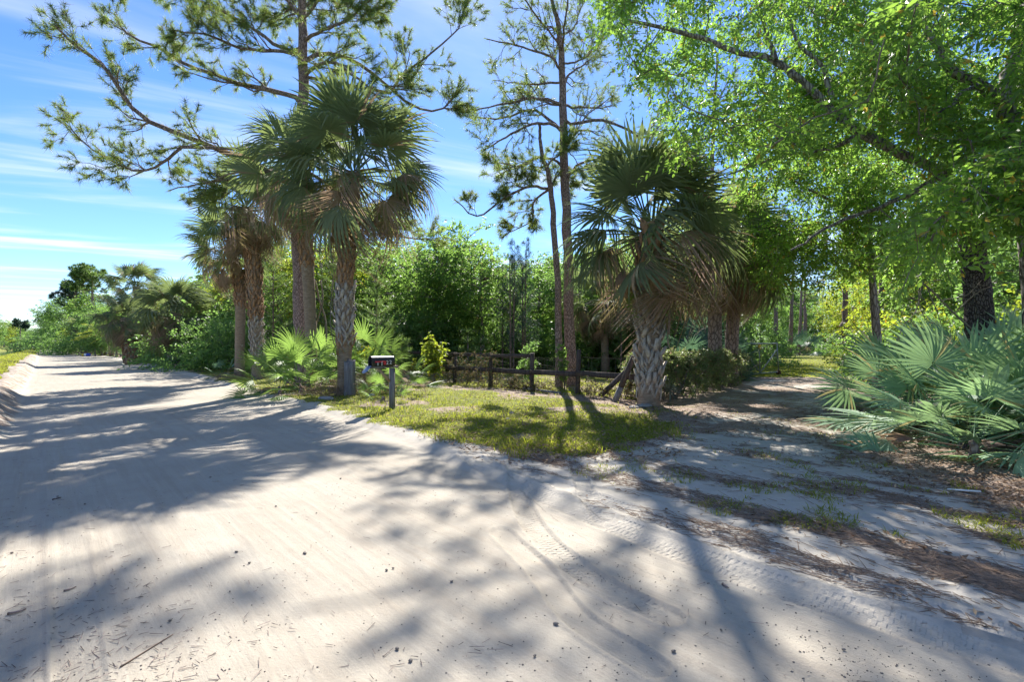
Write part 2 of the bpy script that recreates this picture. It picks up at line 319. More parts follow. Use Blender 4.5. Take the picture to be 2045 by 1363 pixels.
# the ground: one material for the sheets, told apart by masks stored on the mesh
def ground_mat():
    m, nt, out = new_mat('ground_cover'); k = NT(nt); co = k.coord()
    g, li, tv, tu, rt = k.attr('grass'), k.attr('litter'), k.attr('tread_v'), k.attr('tread_u'), k.attr('rut')
    big = k.noise(co, 0.7, 4); mid = k.noise(co, 6, 5, 0.6); fine = k.noise(co, 60, 4, 0.6); grit = k.noise(co, 260, 2, 0.6)
    sand = k.mix(k.ramp(big, 0.3, 0.7), (0.365, 0.325, 0.262), (0.43, 0.388, 0.318))
    sand = k.mix(k.ramp(mid, 0.45, 0.75, 0, 0.30), sand, (0.32, 0.27, 0.215))
    sand = k.mix(k.ramp(grit, 0.52, 0.72, 0, 0.5), sand, (0.27, 0.225, 0.175))
    sand = k.mix(k.ramp(k.noise(co, 34, 3, 0.7), 0.66, 0.74, 0, 0.5), sand, (0.26, 0.22, 0.19))
    soft = k.mix(k.ramp(mid, 0.3, 0.7), (0.405, 0.37, 0.312), (0.49, 0.45, 0.39))
    mp = nt.nodes.new('ShaderNodeMapping'); mp.inputs['Rotation'].default_value = (0, 0, -A_ROAD); nt.links.new(co, mp.inputs['Vector'])
    streak = k.noise(k.scale(mp.outputs[0], (7, 0.35, 1)), 1.0, 5, 0.65); streak2 = k.noise(k.scale(mp.outputs[0], (26, 0.8, 1)), 1.0, 3, 0.6)
    sand = k.mix(k.ramp(streak, 0.42, 0.68, 0, 0.45), sand, (0.32, 0.27, 0.21))
    sand = k.mix(k.ramp(streak2, 0.5, 0.72, 0, 0.25), sand, (0.47, 0.415, 0.345))
    sand = k.mix(k.math('MULTIPLY', rt, 0.8), sand, soft)
    soil = k.mix(mid, (0.085, 0.06, 0.045), (0.19, 0.14, 0.10))
    turf = k.mix(k.ramp(mid, 0.3, 0.7), (0.12, 0.15, 0.025), (0.21, 0.205, 0.05))
    turf = k.mix(k.ramp(fine, 0.5, 0.75, 0, 0.5), turf, (0.22, 0.19, 0.09))
    litc = k.mix(fine, (0.19, 0.14, 0.11), (0.41, 0.32, 0.25))
    litc = k.mix(k.ramp(mid, 0.45, 0.7, 0, 0.5), litc, soil)
    brk = k.math('ADD', k.math('MULTIPLY', k.math('SUBTRACT', mid, 0.5), 1.1), k.math('MULTIPLY', k.math('SUBTRACT', fine, 0.5), 0.7))
    fl = k.ramp(k.math('ADD', li, brk), 0.42, 0.58)
    fg = k.ramp(k.math('ADD', g, brk), 0.42, 0.58)
    col = k.mix(fl, sand, litc); col = k.mix(fg, col, turf)
    # tyre tread: bars across the track in two offset rows
    inside = k.math('MULTIPLY', k.ramp(k.math('ABSOLUTE', tv), 0.98, 0.88), k.ramp(k.noise(co, 3.0, 4, 0.7), 0.42, 0.60))
    row = k.math('FLOOR', k.math('MULTIPLY', k.math('ADD', tv, 1.0), 2.0))
    ph = k.math('ADD', k.math('MULTIPLY', tu, 22.0), k.math('MULTIPLY', row, 0.5))
    bar = k.ramp(k.math('ABSOLUTE', k.math('SUBTRACT', k.math('FRACT', k.math('ADD', ph, k.math('MULTIPLY', fine, 0.35))), 0.5)), 0.22, 0.36)
    gap = k.ramp(k.math('ABSOLUTE', k.math('SUBTRACT', k.math('FRACT', k.math('MULTIPLY', k.math('ADD', tv, 1.0), 2.0)), 0.5)), 0.46, 0.40)
    tread = k.math('MULTIPLY', k.math('MULTIPLY', bar, gap), inside)
    hgt = k.math('ADD', k.math('MULTIPLY', mid, 0.5), k.math('ADD', k.math('MULTIPLY', fine, 0.35), k.math('MULTIPLY', grit, 0.12)))
    hgt = k.math('ADD', hgt, k.math('MULTIPLY', tread, 0.6)); hgt = k.math('ADD', hgt, k.math('MULTIPLY', k.math('ADD', streak, streak2), 0.35))
    hgt = k.math('ADD', hgt, k.math('MULTIPLY', k.math('ADD', fl, fg), k.math('MULTIPLY', fine, 0.8)))
    nt.links.new(k.principled(col, 0.93, 0.12, 0, k.bump(hgt, 0.65, 0.016)), out.inputs[0])
ground_mat()
m, nt, out = new_mat('canal_water'); k = NT(nt); co = k.coord()
nt.links.new(k.principled((0.03, 0.045, 0.045), 0.06, 0.5, 0, k.bump(k.noise(co, 3, 3), 0.12, 0.02)), out.inputs[0])

# ------------------------------------------------------------------ terrain
EDGE_PX = [(88.6, 690.5), (130, 699.5), (190, 710), (240, 720), (330, 739), (440, 767), (520, 790), (600, 810), (700, 842), (820, 888), (1000, 968), (1200, 1052), (1500, 1172), (2045, 1348), (3200, 1800)]
_e = np.array([to_sd(*G(*p)[:2]) for p in EDGE_PX]); _e = _e[np.argsort(_e[:, 0])]
def road_edge(s): return np.interp(s, _e[:, 0], _e[:, 1])
def poly_sd(X, Y, px):
    """signed distance (inside positive) to a polygon given by ground pixels of the photo"""
    P = np.array([G(*p)[:2] for p in px]); n = len(P); d2 = np.full(X.shape, 1e9); ins = np.zeros(X.shape, bool)
    for i in range(n):
        a, b = P[i], P[(i + 1) % n]; e = b - a; wx, wy = X - a[0], Y - a[1]
        t = np.clip((wx * e[0] + wy * e[1]) / (e @ e), 0, 1)
        d2 = np.minimum(d2, (wx - t * e[0]) ** 2 + (wy - t * e[1]) ** 2)
        c = ((a[1] > Y) != (b[1] > Y)); xx = a[0] + (Y - a[1]) / (e[1] if abs(e[1]) > 1e-9 else 1e-9) * e[0]
        ins ^= c & (X < xx)
    return np.where(ins, 1, -1) * np.sqrt(d2)
LAWN = [(240, 716), (330, 736), (420, 757), (500, 780), (560, 796), (640, 816), (760, 852), (870, 880), (1000, 906), (1090, 922), (1180, 912), (1260, 902), (1340, 882), (1350, 856), (1290, 835), (1230, 818), (1150, 806), (1050, 794), (960, 786), (850, 778), (790, 772), (700, 757), (500, 742), (330, 725)]
PADDOCK = [(840, 774), (960, 782), (1150, 798), (1260, 806), (1280, 760), (1270, 738), (1000, 738), (820, 745)]
BACKLAWN = [(1488, 758), (1690, 758), (1720, 708), (1705, 701.5), (1500, 701.5), (1480, 715)]
DRIVE = [(860, 890), (1000, 925), (1100, 934), (1200, 922), (1340, 890), (1390, 850), (1440, 800), (1500, 762), (1665, 762), (1640, 830), (1660, 900), (1760, 965), (1900, 1015), (2045, 1060), (2500, 1200), (3200, 1790), (2045, 1348), (1500, 1172), (1200, 1052), (1000, 968)]
UNDER = [(1640, 830), (1680, 760), (2300, 740), (2700, 1000), (2300, 1130), (2045, 1050), (1900, 1000), (1760, 950), (1665, 895)]
TRACKS = []                                          # tyre tracks as ground curves with a half width
for pts, hw in (([(930, 915), (1000, 955), (1200, 1042), (1500, 1160), (1800, 1255), (2045, 1330), (2500, 1480)], 0.12),
                ([(1010, 935), (1200, 1010), (1500, 1120), (2045, 1282), (2500, 1400)], 0.11),
                ([(1035, 890), (1030, 940), (1045, 1010), (1090, 1080), (1190, 1160), (1330, 1230)], 0.10),
                ([(1150, 930), (1170, 990), (1205, 1040)], 0.09),
                ([(20, 1500), (35, 1290), (55, 1060), (70, 900), (78, 800)], 0.10),
                ([(165, 1500), (150, 1200), (140, 1000), (130, 880), (112, 780)], 0.09),
                ([(640, 1500), (560, 1280), (470, 1080), (400, 960), (320, 850)], 0.07),
                ([(1000, 1500), (820, 1290), (650, 1080), (520, 960)], 0.06),
                ([(1300, 1330), (1150, 1230), (1080, 1140), (1000, 1060)], 0.09)):
    P = spline([G(*p)[:2] for p in pts], 60); TRACKS.append((P, hw))
def track_uv(X, Y, P):
    seg = np.linalg.norm(np.diff(P, axis=0), axis=1); cum = np.concatenate([[0], np.cumsum(seg)])
    best = np.full(X.shape, 1e9); u = np.zeros(X.shape); v = np.full(X.shape, 9.0)
    for i in range(len(P) - 1):
        a, b = P[i], P[i + 1]; e = (b - a) / seg[i]; wx, wy = X - a[0], Y - a[1]
        t = wx * e[0] + wy * e[1]; tt = np.clip(t, 0, seg[i]); dx, dy = wx - tt * e[0], wy - tt * e[1]; d = np.hypot(dx, dy)
        m = d < best; best = np.where(m, d, best); u = np.where(m, cum[i] + tt, u); v = np.where(m, np.where(dx * -e[1] + dy * e[0] > 0, d, -d), v)
    return u, v
def sstep(x, a, b):
    t = np.clip((x - a) / (b - a), 0, 1); return t * t * (3 - 2 * t)
def height(X, Y, fine=True):
    s, d = to_sd(X, Y)
    z = 0.05 * (fbm(X * 0.25 + 40, Y * 0.25 + 40, 3) - 0.5)
    e = road_edge(s); off = d - e
    wv = 0.25 * (fbm(s * 0.35, d * 0.1 + 3, 3) - 0.5)
    z = z + 0.06 * sstep(off, -0.05, 0.25) * sstep(off, 1.2, 0.4) * sstep(s, -1, 2)           # low ridge thrown up along the road
    z = z + 0.10 * sstep(off, 0.2, 2.0)                                                           # verge a little higher
    ld = -(d + 0.42 + wv)                                                                        # left windrow and verge
    z = z + 0.34 * sstep(ld, -0.05, 0.6) + 0.10 * sstep(ld, 0.8, 2.0)
    z = z - 1.55 * sstep(d, -2.9, -4.6) + 1.75 * sstep(d, -9.0, -11.2) + 0.5 * sstep(d, -11, -16)
    if fine:
        rough = sstep(ld, -0.1, 0.4) * sstep(ld, 2.2, 1.0) + 0.6 * sstep(off, -0.1, 0.3)
        z = z + rough * 0.09 * (fbm(X * 2.6, Y * 2.6, 4, 0.65) - 0.5) + 0.006 * (fbm(s * 0.8, d * 6, 3) - 0.5)
        z = z + 0.008 * (fbm(X * 5, Y * 5, 3) - 0.5)
    return z
def zg(x, y): return float(height(np.array([x]), np.array([y]), False)[0])
def on_ground(p): return np.array([p[0], p[1], zg(p[0], p[1])])
def GZ(px, py): return on_ground(G(px, py))

th = np.concatenate([np.linspace(-180, -60, 22)[:-1], np.linspace(-60, 60, 600), np.linspace(60, 180, 22)[1:]]) * math.pi / 180
rr = np.concatenate([np.geomspace(0.25, 1.9, 12)[:-1], np.geomspace(1.9, 36, 380)[:-1], np.geomspace(36, 220, 70)[:-1], np.geomspace(220, 2500, 14)])
TH, RR = np.meshgrid(th, rr); X = RR * np.sin(TH); Y = RR * np.cos(TH)
S, D = to_sd(X, Y); OFF = D - road_edge(S); Zh = height(X, Y)
n1 = fbm(X * 0.9, Y * 0.9, 4); n2 = fbm(X * 2.7 + 9, Y * 2.7, 4)
grass = np.zeros_like(X); litter = np.zeros_like(X); rut = np.zeros_like(X)
lawn = poly_sd(X, Y, LAWN); pad = poly_sd(X, Y, PADDOCK); back = poly_sd(X, Y, BACKLAWN); drv = poly_sd(X, Y, DRIVE); und = poly_sd(X, Y, UNDER)
right = sstep(OFF + 0.5 * (n2 - 0.5), 0.25, 0.9) * (drv < 0.2)
litter = np.maximum(litter, right * (0.75 + 0.5 * (n1 - 0.5)))
grass = np.where(right > 0, right * np.clip(0.25 + 1.4 * (n1 - 0.5), 0, 1), 0)
lw = sstep(lawn + 0.9 * (n2 - 0.5), -0.35, 0.45)
bare = sstep(fbm(X * 0.8 + 3, Y * 0.8 + 8, 3), 0.56, 0.70)
grass = np.maximum(grass, lw * (0.95 - 0.62 * bare)); litter = np.maximum(litter, 0.8 * lw)
pw = sstep(pad, -0.3, 0.8); grass = np.maximum(grass * (1 - pw), pw * np.clip(0.55 + 1.2 * (n1 - 0.5), 0, 1))
bw = sstep(back, -0.8, 1.0); grass = np.maximum(grass, bw * 0.92); litter *= (1 - 0.8 * bw)
dw = sstep(drv + 0.6 * (n2 - 0.5), -0.25, 0.25)
up = sstep(Y, 6.5, 9.5)                                                                          # leaf litter thickens up the driveway
band = sstep(fbm(S * 0.8, D * 3.2, 4), 0.50, 0.66)
dl = np.clip(0.34 * band + 0.75 * (n2 - 0.38) + up * (0.22 + 1.1 * (fbm(X * 0.7 + 2, Y * 0.7, 3) - 0.35)), 0, 1)
dl = dl * sstep(OFF, 0.3, 1.4)
litter = litter * (1 - dw) + dw * dl
gpatch = sstep(fbm(X * 1.3 + 31, Y * 1.3 + 7, 4), 0.55, 0.72) * sstep(OFF, 1.2, 2.2)
grass = grass * (1 - dw) + dw * gpatch * 0.30
uw = sstep(und + 0.5 * (n2 - 0.5), -0.3, 0.3); litter = np.maximum(litter * (1 - uw), uw * 0.85); grass = grass * (1 - uw * 0.85)
lft = -(D + 0.42)
grass = np.maximum(grass, sstep(lft + 0.9 * (n2 - 0.5), 0.55, 1.25) * (0.95 - 0.4 * bare) * (D < 0))
grass = np.where((D < -3.9) & (D > -9.6), 0.45, grass); litter = np.where((D < -4.2) & (D > -9.3), 0.9, litter)
litter = np.maximum(litter, (D < 0) * sstep(lft + .3 * (n2 - .5), -0.12, 0.2) * (0.30 + 0.45 * n2))
far = RR > 90; grass = np.where(far & (np.abs(D - 2.5) > 3.2), 0.8, grass)
rut = np.clip(sstep(OFF, -0.25, 0.3) * (D > 0) + sstep(lft, -0.1, 0.3) * (D < 0), 0, 1)
tu = np.zeros_like(X); tv = np.full_like(X, 9.0)
near = RR < 40
for ti, (P, hw) in enumerate(TRACKS):
    u, v = track_uv(X[near], Y[near], P); vv = v / hw; a = np.abs(vv)
    dz = np.where(a < 1.0, -0.012, 0.010 * np.exp(-((a - 1.15) / 0.16) ** 2)) * (1.0 if 0.115 > hw > 0.085 or hw > 0.115 else 0.3) * (0.4 if P[0, 0] < -1 or P[-1, 0] < -2 else 1.0)
    Zh[near] += dz * (0.5 + fbm(u * 0.6, u * 0 + hw * 90, 2))
    if ti > 3: continue
    t0 = tv[near]; m = np.abs(vv) < np.abs(t0); t0[m] = np.clip(vv[m], -9, 9); tv[near] = t0
    t1 = tu[near]; t1[m] = u[m]; tu[near] = t1
nr, nc = X.shape
idx = np.arange(nr * nc).reshape(nr, nc)
quads = np.stack([idx[:-1, :-1], idx[:-1, 1:], idx[1:, 1:], idx[1:, :-1]], -1)[..., ::-1].reshape(-1, 4)
VX = np.stack([X, Y, Zh], -1).reshape(-1, 3)
fc = lambda a: (a[:-1, :-1] + a[1:, 1:]).ravel() / 2
fo, fd, fdrv, flawn, fback = fc(OFF), fc(D), fc(drv), fc(lawn), fc(back)
lab = np.zeros(len(quads), int)                                            # 0 ground, 1 road, 2 driveway, 3 lawn, 4 far lawn, 5 left bank
lab[flawn > 0] = 3; lab[fback > 0] = 4; lab[(fd < -0.45)] = 5
lab[(fo < 0.12) & (fd >= -0.45)] = 1; lab[(fdrv > 0) & (lab != 1)] = 2
for i, nm in enumerate(('ground', 'road', 'driveway', 'lawn', 'far_lawn', 'canal_bank')):
    q = quads[lab == i]; used, inv = np.unique(q, return_inverse=True)
    mb = MB(); mb.add(VX[used], inv.reshape(-1, 4))
    at = {kk: vv.ravel()[used] for kk, vv in (('grass', grass), ('litter', litter), ('rut', rut), ('tread_u', tu), ('tread_v', tv))}
    o = ob(nm, mb.mesh(nm, 'ground_cover', True, at)); tag(o, kind='structure')
# water in the canal
mb = MB(); ss = np.linspace(-40, 900, 120)
for dd in (-10.4, -3.6): pass
Wv = []
for s_ in ss:
    for dd in (-10.6, -3.4):
        x, y = from_sd(s_, dd); Wv.append((x, y, -0.55))
qs = [[2 * i, 2 * i + 1, 2 * i + 3, 2 * i + 2] for i in range(len(ss) - 1)]
mb.add(Wv, qs); tag(ob('canal_water', mb.mesh('canal_water', 'canal_water')), kind='structure')

# ------------------------------------------------------------------ leaves, needles, twigs
def frames(Dv, rg, upbias=0.6):
    Dv = nrm(Dv); u = nrm(np.array([0, 0, 1.0]) * upbias + rg.normal(size=Dv.shape) * 0.6)
    Sd = nrm(np.cross(Dv, u)); N = np.cross(Sd, Dv); return Dv, Sd, N
def add_leaves(mb, P, Dv, L, W, rg, rnd, fold=True, upbias=0.6, mat=0, curl=0.18):
    n = len(P); Dv, Sd, N = frames(Dv, rg, upbias); L = np.broadcast_to(L, (n,))[:, None]; W = np.broadcast_to(W, (n,))[:, None]
    if fold:
        V = np.stack([P, P + Dv * L * .42 - Sd * W * .5 + N * W * .16, P + Dv * L * .45 - N * W * .1, P + Dv * L * .42 + Sd * W * .5 + N * W * .16,
                      P + Dv * L - N * L * curl], 1)
        b = np.arange(n)[:, None] * 5
        T = np.concatenate([b + [0, 1, 2], b + [0, 2, 3], b + [1, 4, 2], b + [2, 4, 3]])
        mb.add(V.reshape(-1, 3), None, T, np.repeat(rnd, 5), mat)
    else:
        V = np.stack([P, P + Dv * L * .45 - Sd * W * .5, P + Dv * L - N * L * curl * .7, P + Dv * L * .45 + Sd * W * .5], 1)
        b = np.arange(n)[:, None] * 4
        mb.add(V.reshape(-1, 3), b + [0, 1, 2, 3], None, np.repeat(rnd, 4), mat)
def sprays(mb_leaf, mb_twig, C, R, rg, twigs, K, ll, lw, fold=True, droop=0.35, outward=None, flat=0.6, crnd=None, twig_r=0.004):
    """leafy sprays: every cluster C sends out thin twigs with alternate leaves"""
    C = np.asarray(C, float); m = len(C); R = np.broadcast_to(R, (m,))
    ci = np.repeat(np.arange(m), twigs); M = len(ci)
    d = rg.normal(size=(M, 3)); d[:, 2] *= flat; d = nrm(d)
    if outward is not None: d = nrm(d + outward[ci] * 0.7)
    st = C[ci] + rg.normal(size=(M, 3)) * (R[ci] * 0.22)[:, None]
    ln = R[ci] * rg.uniform(0.5, 1.05, M)
    t = (np.arange(K) + 0.6) / K
    tt = np.clip(t[None] + rg.uniform(-.04, .04, (M, K)), 0.05, 1)
    P = st[:, None] + d[:, None] * (ln[:, None] * tt)[..., None]; P[..., 2] -= droop * (ln[:, None] * tt ** 2)
    tang = d[:, None] + np.array([0, 0, -1.0]) * (2 * droop * tt)[..., None]
    side = nrm(np.cross(d, rg.normal(size=(M, 3))))
    sgn = np.where(np.arange(K) % 2 == 0, 1.0, -1.0)
    Ld = tang * 0.7 + side[:, None] * sgn[None, :, None] * 0.8 + rg.normal(size=(M, K, 3)) * 0.25; Ld[..., 2] -= 0.22
    if crnd is None: crnd = rg.random(m)
    rn = np.clip(0.55 * crnd[ci][:, None] + 0.45 * rg.random((M, K)), 0, 1)
    n = M * K
    add_leaves(mb_leaf, P.reshape(-1, 3), Ld.reshape(-1, 3), ll * rg.uniform(.65, 1.15, n), lw * rg.uniform(.75, 1.2, n), rg, rn.ravel(), fold)
    if mb_twig is not None:
        e1 = st + d * ln[:, None] * .5 - np.array([0, 0, 1]) * (droop * ln * .25)[:, None]; e2 = st + d * ln[:, None] - np.array([0, 0, 1]) * (droop * ln)[:, None]
        for a, b in ((st, e1), (e1, e2)):
            x = nrm(np.cross(d, [0, 0, 1.0])) * twig_r
            y = np.array([0, 0, twig_r])
            V = np.stack([a - x, a + x, a + y, b - x * .5, b + x * .5, b + y * .5], 1).reshape(-1, 3); o = np.arange(M)[:, None] * 6
            mb_twig.add(V, np.concatenate([o + [0, 1, 4, 3], o + [1, 2, 5, 4], o + [2, 0, 3, 5]]), None)
def tufts(mb, P, Dv, n, L, W, rg, spread=0.9, rnd=None):
    """needle tufts: thin blades radiating from each shoot end"""
    m = len(P); i = np.repeat(np.arange(m), n); d = nrm(nrm(Dv)[i] + rg.normal(size=(m * n, 3)) * spread)
    ln = L * rg.uniform(.6, 1.1, m * n); sd = nrm(np.cross(d, rg.normal(size=d.shape))) * W / 2
    base = P[i] + nrm(Dv)[i] * rg.uniform(-.12, .05, (m * n, 1))
    tip = base + d * ln[:, None]; tip[:, 2] -= 0.12 * ln
    V = np.stack([base - sd, base + sd, tip], 1).reshape(-1, 3)
    r = (rg.random(m) if rnd is None else rnd)[i] * .7 + rg.random(m * n) * .3
    mb.add(V, None, np.arange(m * n)[:, None] * 3 + [0, 1, 2], np.repeat(r, 3))
def wobble(P, amp, rg):
    P = np.array(P, float); n = len(P); w = np.cumsum(rg.normal(size=(n, 3)), 0) * amp / math.sqrt(n)
    w -= np.linspace(0, 1, n)[:, None] * w[-1]; w[0] = 0; return P + w
def side_branches(mb, path, r0, rg, levels, length, count, tips, start=0.25, up=0.25, ang=0.9, k=5):
    """branches thrown off a limb, recursively; collects the shoot ends"""
    n = len(path); T = nrm(np.gradient(path, axis=0))
    for t in np.sort(rg.uniform(start, 1.0, count)):
        i = min(int(t * (n - 1)), n - 2); p = path[i]; d = nrm(T[i] + ang * nrm(rg.normal(size=3) + np.array([0, 0, up])))
        L = length * rg.uniform(.5, 1.1) * (1.15 - 0.55 * t); m = 5
        q = p + d * np.linspace(0, 1, m)[:, None] * L; q[:, 2] += up * 0.35 * L * np.linspace(0, 1, m) ** 2
        q = wobble(q, L * 0.13, rg); rad = max(r0 * (1 - 0.7 * t) * 0.5, 0.006)
        mb.tube(q, np.linspace(rad, rad * 0.35, m), k if levels > 1 else 4, False)
        if levels > 1: side_branches(mb, q, rad, rg, levels - 1, length * 0.5, max(2, int(count * 0.62)), tips, 0.2, up, ang, 4)
        tips.append((q[-1], nrm(q[-1] - q[-2])))
        if levels == 1: tips.append((q[-2], nrm(q[-1] - q[-3])))

# ------------------------------------------------------------------ palms and palmettos
def fan_mesh(name, mat, rg, nseg=42, span=128, R=1.0, pet=1.2, split=0.45, droop=0.35, arch=0.25, fold=0.25, sag=0.12, pw=0.022, close=1.0, gapw=1.0, tipw=0.85):
    mb = MB(); t = np.linspace(0, 1, 6)
    P = np.stack([t * pet, 0 * t, -sag * pet * t ** 2], 1); mb.tube(P, np.linspace(pw, pw * 0.55, 6), 5, False, rnd=0.35)
    hub = P[-1]; sp = math.radians(span); A = np.linspace(-sp, sp, nseg) + rg.normal(size=nseg) * 0.012; da = 2 * sp / nseg
    st = np.array([0.03, 0.28, split, 0.5 * (split + 1) - 0.02, 0.87, 1.0]); sl = -2 * sag
    for a in A:
        Rt = R * (1 - 0.28 * abs(a / sp) ** 1.6) * rg.uniform(.9, 1.06)
        base_w = split * Rt * math.tan(min(da / 2, 0.2)) * 1.08 * gapw
        w = np.where(st <= split, st / split * base_w, base_w * np.interp(st, [split, 0.5 * (split + 1), 0.87, 1], [1, tipw, tipw * 0.55, 0.06]))
        u = np.clip((st - split) / (1 - split), 0, 1); dr = droop * rg.uniform(.5, 1.5)
        ca, sa = math.cos(a * close), math.sin(a * close); r = st * Rt
        tw = rg.normal() * 0.06 * u
        cx = r * (ca - sa * tw); cy = r * (sa + ca * tw); cz = -dr * Rt * u ** 2 - fold * np.abs(sa) * r - arch * np.clip(r * ca, 0, 9) ** 2 / R + rg.normal() * 0.015 * r
        shr = np.cos(np.clip(dr * 1.6 * u, 0, 1.2)); cx = np.where(u > 0, split * Rt * ca + (cx - split * Rt * ca) * shr, cx); cy = np.where(u > 0, split * Rt * sa + (cy - split * Rt * sa) * shr, cy)
        C = np.stack([cx + hub[0], cy, cz + hub[2] + sl * r * max(ca, 0) * 0.5], 1); side = np.array([-sa, ca, 0])
        up = np.array([0, 0, 1.0]); lift = 0.45
        Lf = C - side * w[:, None] + up * (w * lift)[:, None]; Rg = C + side * w[:, None] + up * (w * lift)[:, None]
        n = len(st); V = np.concatenate([Lf, C, Rg]); i = np.arange(n - 1)
        q = np.concatenate([np.stack([i, n + i, n + i + 1, i + 1], 1), np.stack([n + i, 2 * n + i, 2 * n + i + 1, n + i + 1], 1)])
        mb.add(V, q, None, np.clip(rg.uniform(.1, .9) + 0 * V[:, 0], 0, 1))
    return mb.mesh(name, mat)
_f = rs(21)
FR = {
 'green': [fan_mesh('palm_frond', 'palm_leaf', _f, 32, 122, 1.1, 1.15, 0.46, d, a, fo, s, gapw=1.0, tipw=.74) for d, a, fo, s in ((.12, .12, .12, .06), (.22, .2, .25, .1), (.45, .3, .2, .14), (.6, .25, .35, .1), (.15, .1, .45, .08))],
 'fading': [fan_mesh('fading_frond', 'palm_fading', _f, 38, 120, 1.05, 1.1, 0.36, d, a, fo, s, gapw=.85, tipw=.7) for d, a, fo, s in ((.7, .35, .3, .15), (.9, .4, .45, .2))],
 'dead': [fan_mesh('dead_frond', 'palm_dead', _f, 30, 110, 1.0, 0.95, 0.3, d, a, fo, s, close=c, gapw=.7, tipw=.6) for d, a, fo, s, c in ((.6, .2, .4, .1, .3), (.4, .1, .3, .05, .22), (.8, .3, .5, .1, .42), (.5, .5, .3, .2, .55))],
 'silver': [fan_mesh('palmetto_frond', 'palmetto_silver', _f, n, sp, 0.74, .9, 0.42, d, a, fo, s, 0.010, gapw=1.0, tipw=.8) for n, sp, d, a, fo, s in ((24, 112, .05, .08, .10, .05), (26, 128, .10, .15, .2, .1), (22, 96, .03, .04, .26, .02))],
 'pgreen': [fan_mesh('palmetto_frond', 'palmetto_green', _f, n, sp, 0.66, .9, 0.34, d, a, fo, s, 0.010, gapw=.95, tipw=.75) for n, sp, d, a, fo, s in ((26, 112, .10, .10, .12, .05), (28, 125, .22, .2, .2, .1), (24, 100, .05, .05, .25, .02))],
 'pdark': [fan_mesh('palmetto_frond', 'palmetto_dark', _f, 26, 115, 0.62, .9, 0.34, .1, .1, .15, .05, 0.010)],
 'areca': None,
}
def feather_mesh(name, mat, rg, n=34, L=1.8, ll=0.42, w=0.03):
    mb = MB(); t = np.linspace(0, 1, 10); P = np.stack([t * L, 0 * t, 0.35 * L * t - 0.75 * L * t ** 2.2], 1); mb.tube(P, np.linspace(.018, .006, 10), 5, False, rnd=.9)
    for u in np.linspace(.22, .99, n):
        p = np.array([np.interp(u, t, P[:, j]) for j in range(3)]); T = nrm(np.array([np.interp(min(u + .05, 1), t, P[:, j]) - np.interp(u - .05, t, P[:, j]) for j in range(3)]))
        for sg in (-1, 1):
            d = nrm(T * .8 + np.array([0, sg, .25]) * .9); l = ll * (1 - .5 * abs(u - .55)) * rg.uniform(.85, 1.1)
            add_leaves(mb, p[None], d[None], l, w, rg, np.array([rg.random()]), True, 1.0, curl=.35)
    return mb.mesh(name, mat)
FR['areca'] = [feather_mesh('feather_frond', 'areca_leaf', _f)]
FR['dgreen'] = FR['green'][:2]
def boot_mesh(name, mat, rg):
    mb = MB(); out = rg.uniform(.05, .11); tw = rg.normal() * .02
    def strip(a, b, wa, wb, th):
        a, b = np.array(a, float), np.array(b, float); P = []
        for p, w in ((a, wa), ((a + b) / 2 + [th * .4, 0, 0], (wa + wb) / 2 * 1.05), (b, wb)):
            for dx, dy in ((0, -w / 2), (th, -w / 3), (th, w / 3), (0, w / 2)): P.append(p + [dx, dy, 0])
        q = []
        for s_ in (0, 4):
            for j in range(4): q.append([s_ + j, s_ + (j + 1) % 4, s_ + 4 + (j + 1) % 4, s_ + 4 + j])
        q += [[3, 2, 1, 0], [8, 9, 10, 11]]; mb.add(P, q)
    L = rg.uniform(.2, .34)
    strip((0.0, 0, -.03), (out, tw, L), .12, .075, .035)
    for sg in (-1, 1): strip((0.005, sg * .02, .03), (-.025, sg * (.13 + rg.uniform(-.02, .03)), -.25), .085, .05, .028)
    return mb.mesh(name, mat)
BOOT = {'grey': [boot_mesh('boot', 'boot_wood', _f) for _ in range(4)], 'brown': [boot_mesh('boot', 'boot_brown', _f) for _ in range(3)]}

def place(o, p, x, up, sc=1.0, roll=0.0):
    x = Vector(x).normalized(); up = Vector(up)
    y = up.cross(x)
    if y.length < 1e-4: y = Vector((0, 1, 0)).cross(x)
    y.normalize(); z = x.cross(y)
    M = Matrix((x, y, z)).transposed()
    o.matrix_local = Matrix.LocRotScale(Vector(p), M.to_quaternion() @ Quaternion((1, 0, 0), roll), Vector((sc, sc, sc)))
def fronds(root, C, kind, n, rg, el0, el1, sc, name, spread=0.12, az0=None, axis_tilt=(0, 0), roll=0.5, azr=None):
    for i in range(n):
        az = (i * 2.39996 + rg.normal() * .15) if azr is None else rg.uniform(*azr)
        f = (i + .5) / n; el = math.radians(el0 + (el1 - el0) * f + rg.normal() * 7)
        d = Vector((math.cos(az) * math.cos(el) + axis_tilt[0], math.sin(az) * math.cos(el) + axis_tilt[1], math.sin(el)))
        o = ob(name, FR[kind][int(rg.integers(len(FR[kind])))], root)
        up = Vector((0, 0, 1)) if abs(el) < 1.25 else Vector((-math.cos(az), -math.sin(az), 0)) * (1 if el > 0 else -1)
        p = Vector(C) + Vector((math.cos(az), math.sin(az), 0)) * spread + Vector((0, 0, (0.5 - f) * 0.5 * sc))
        place(o, p, d, up, sc * rg.uniform(.86, 1.12), rg.normal() * roll)
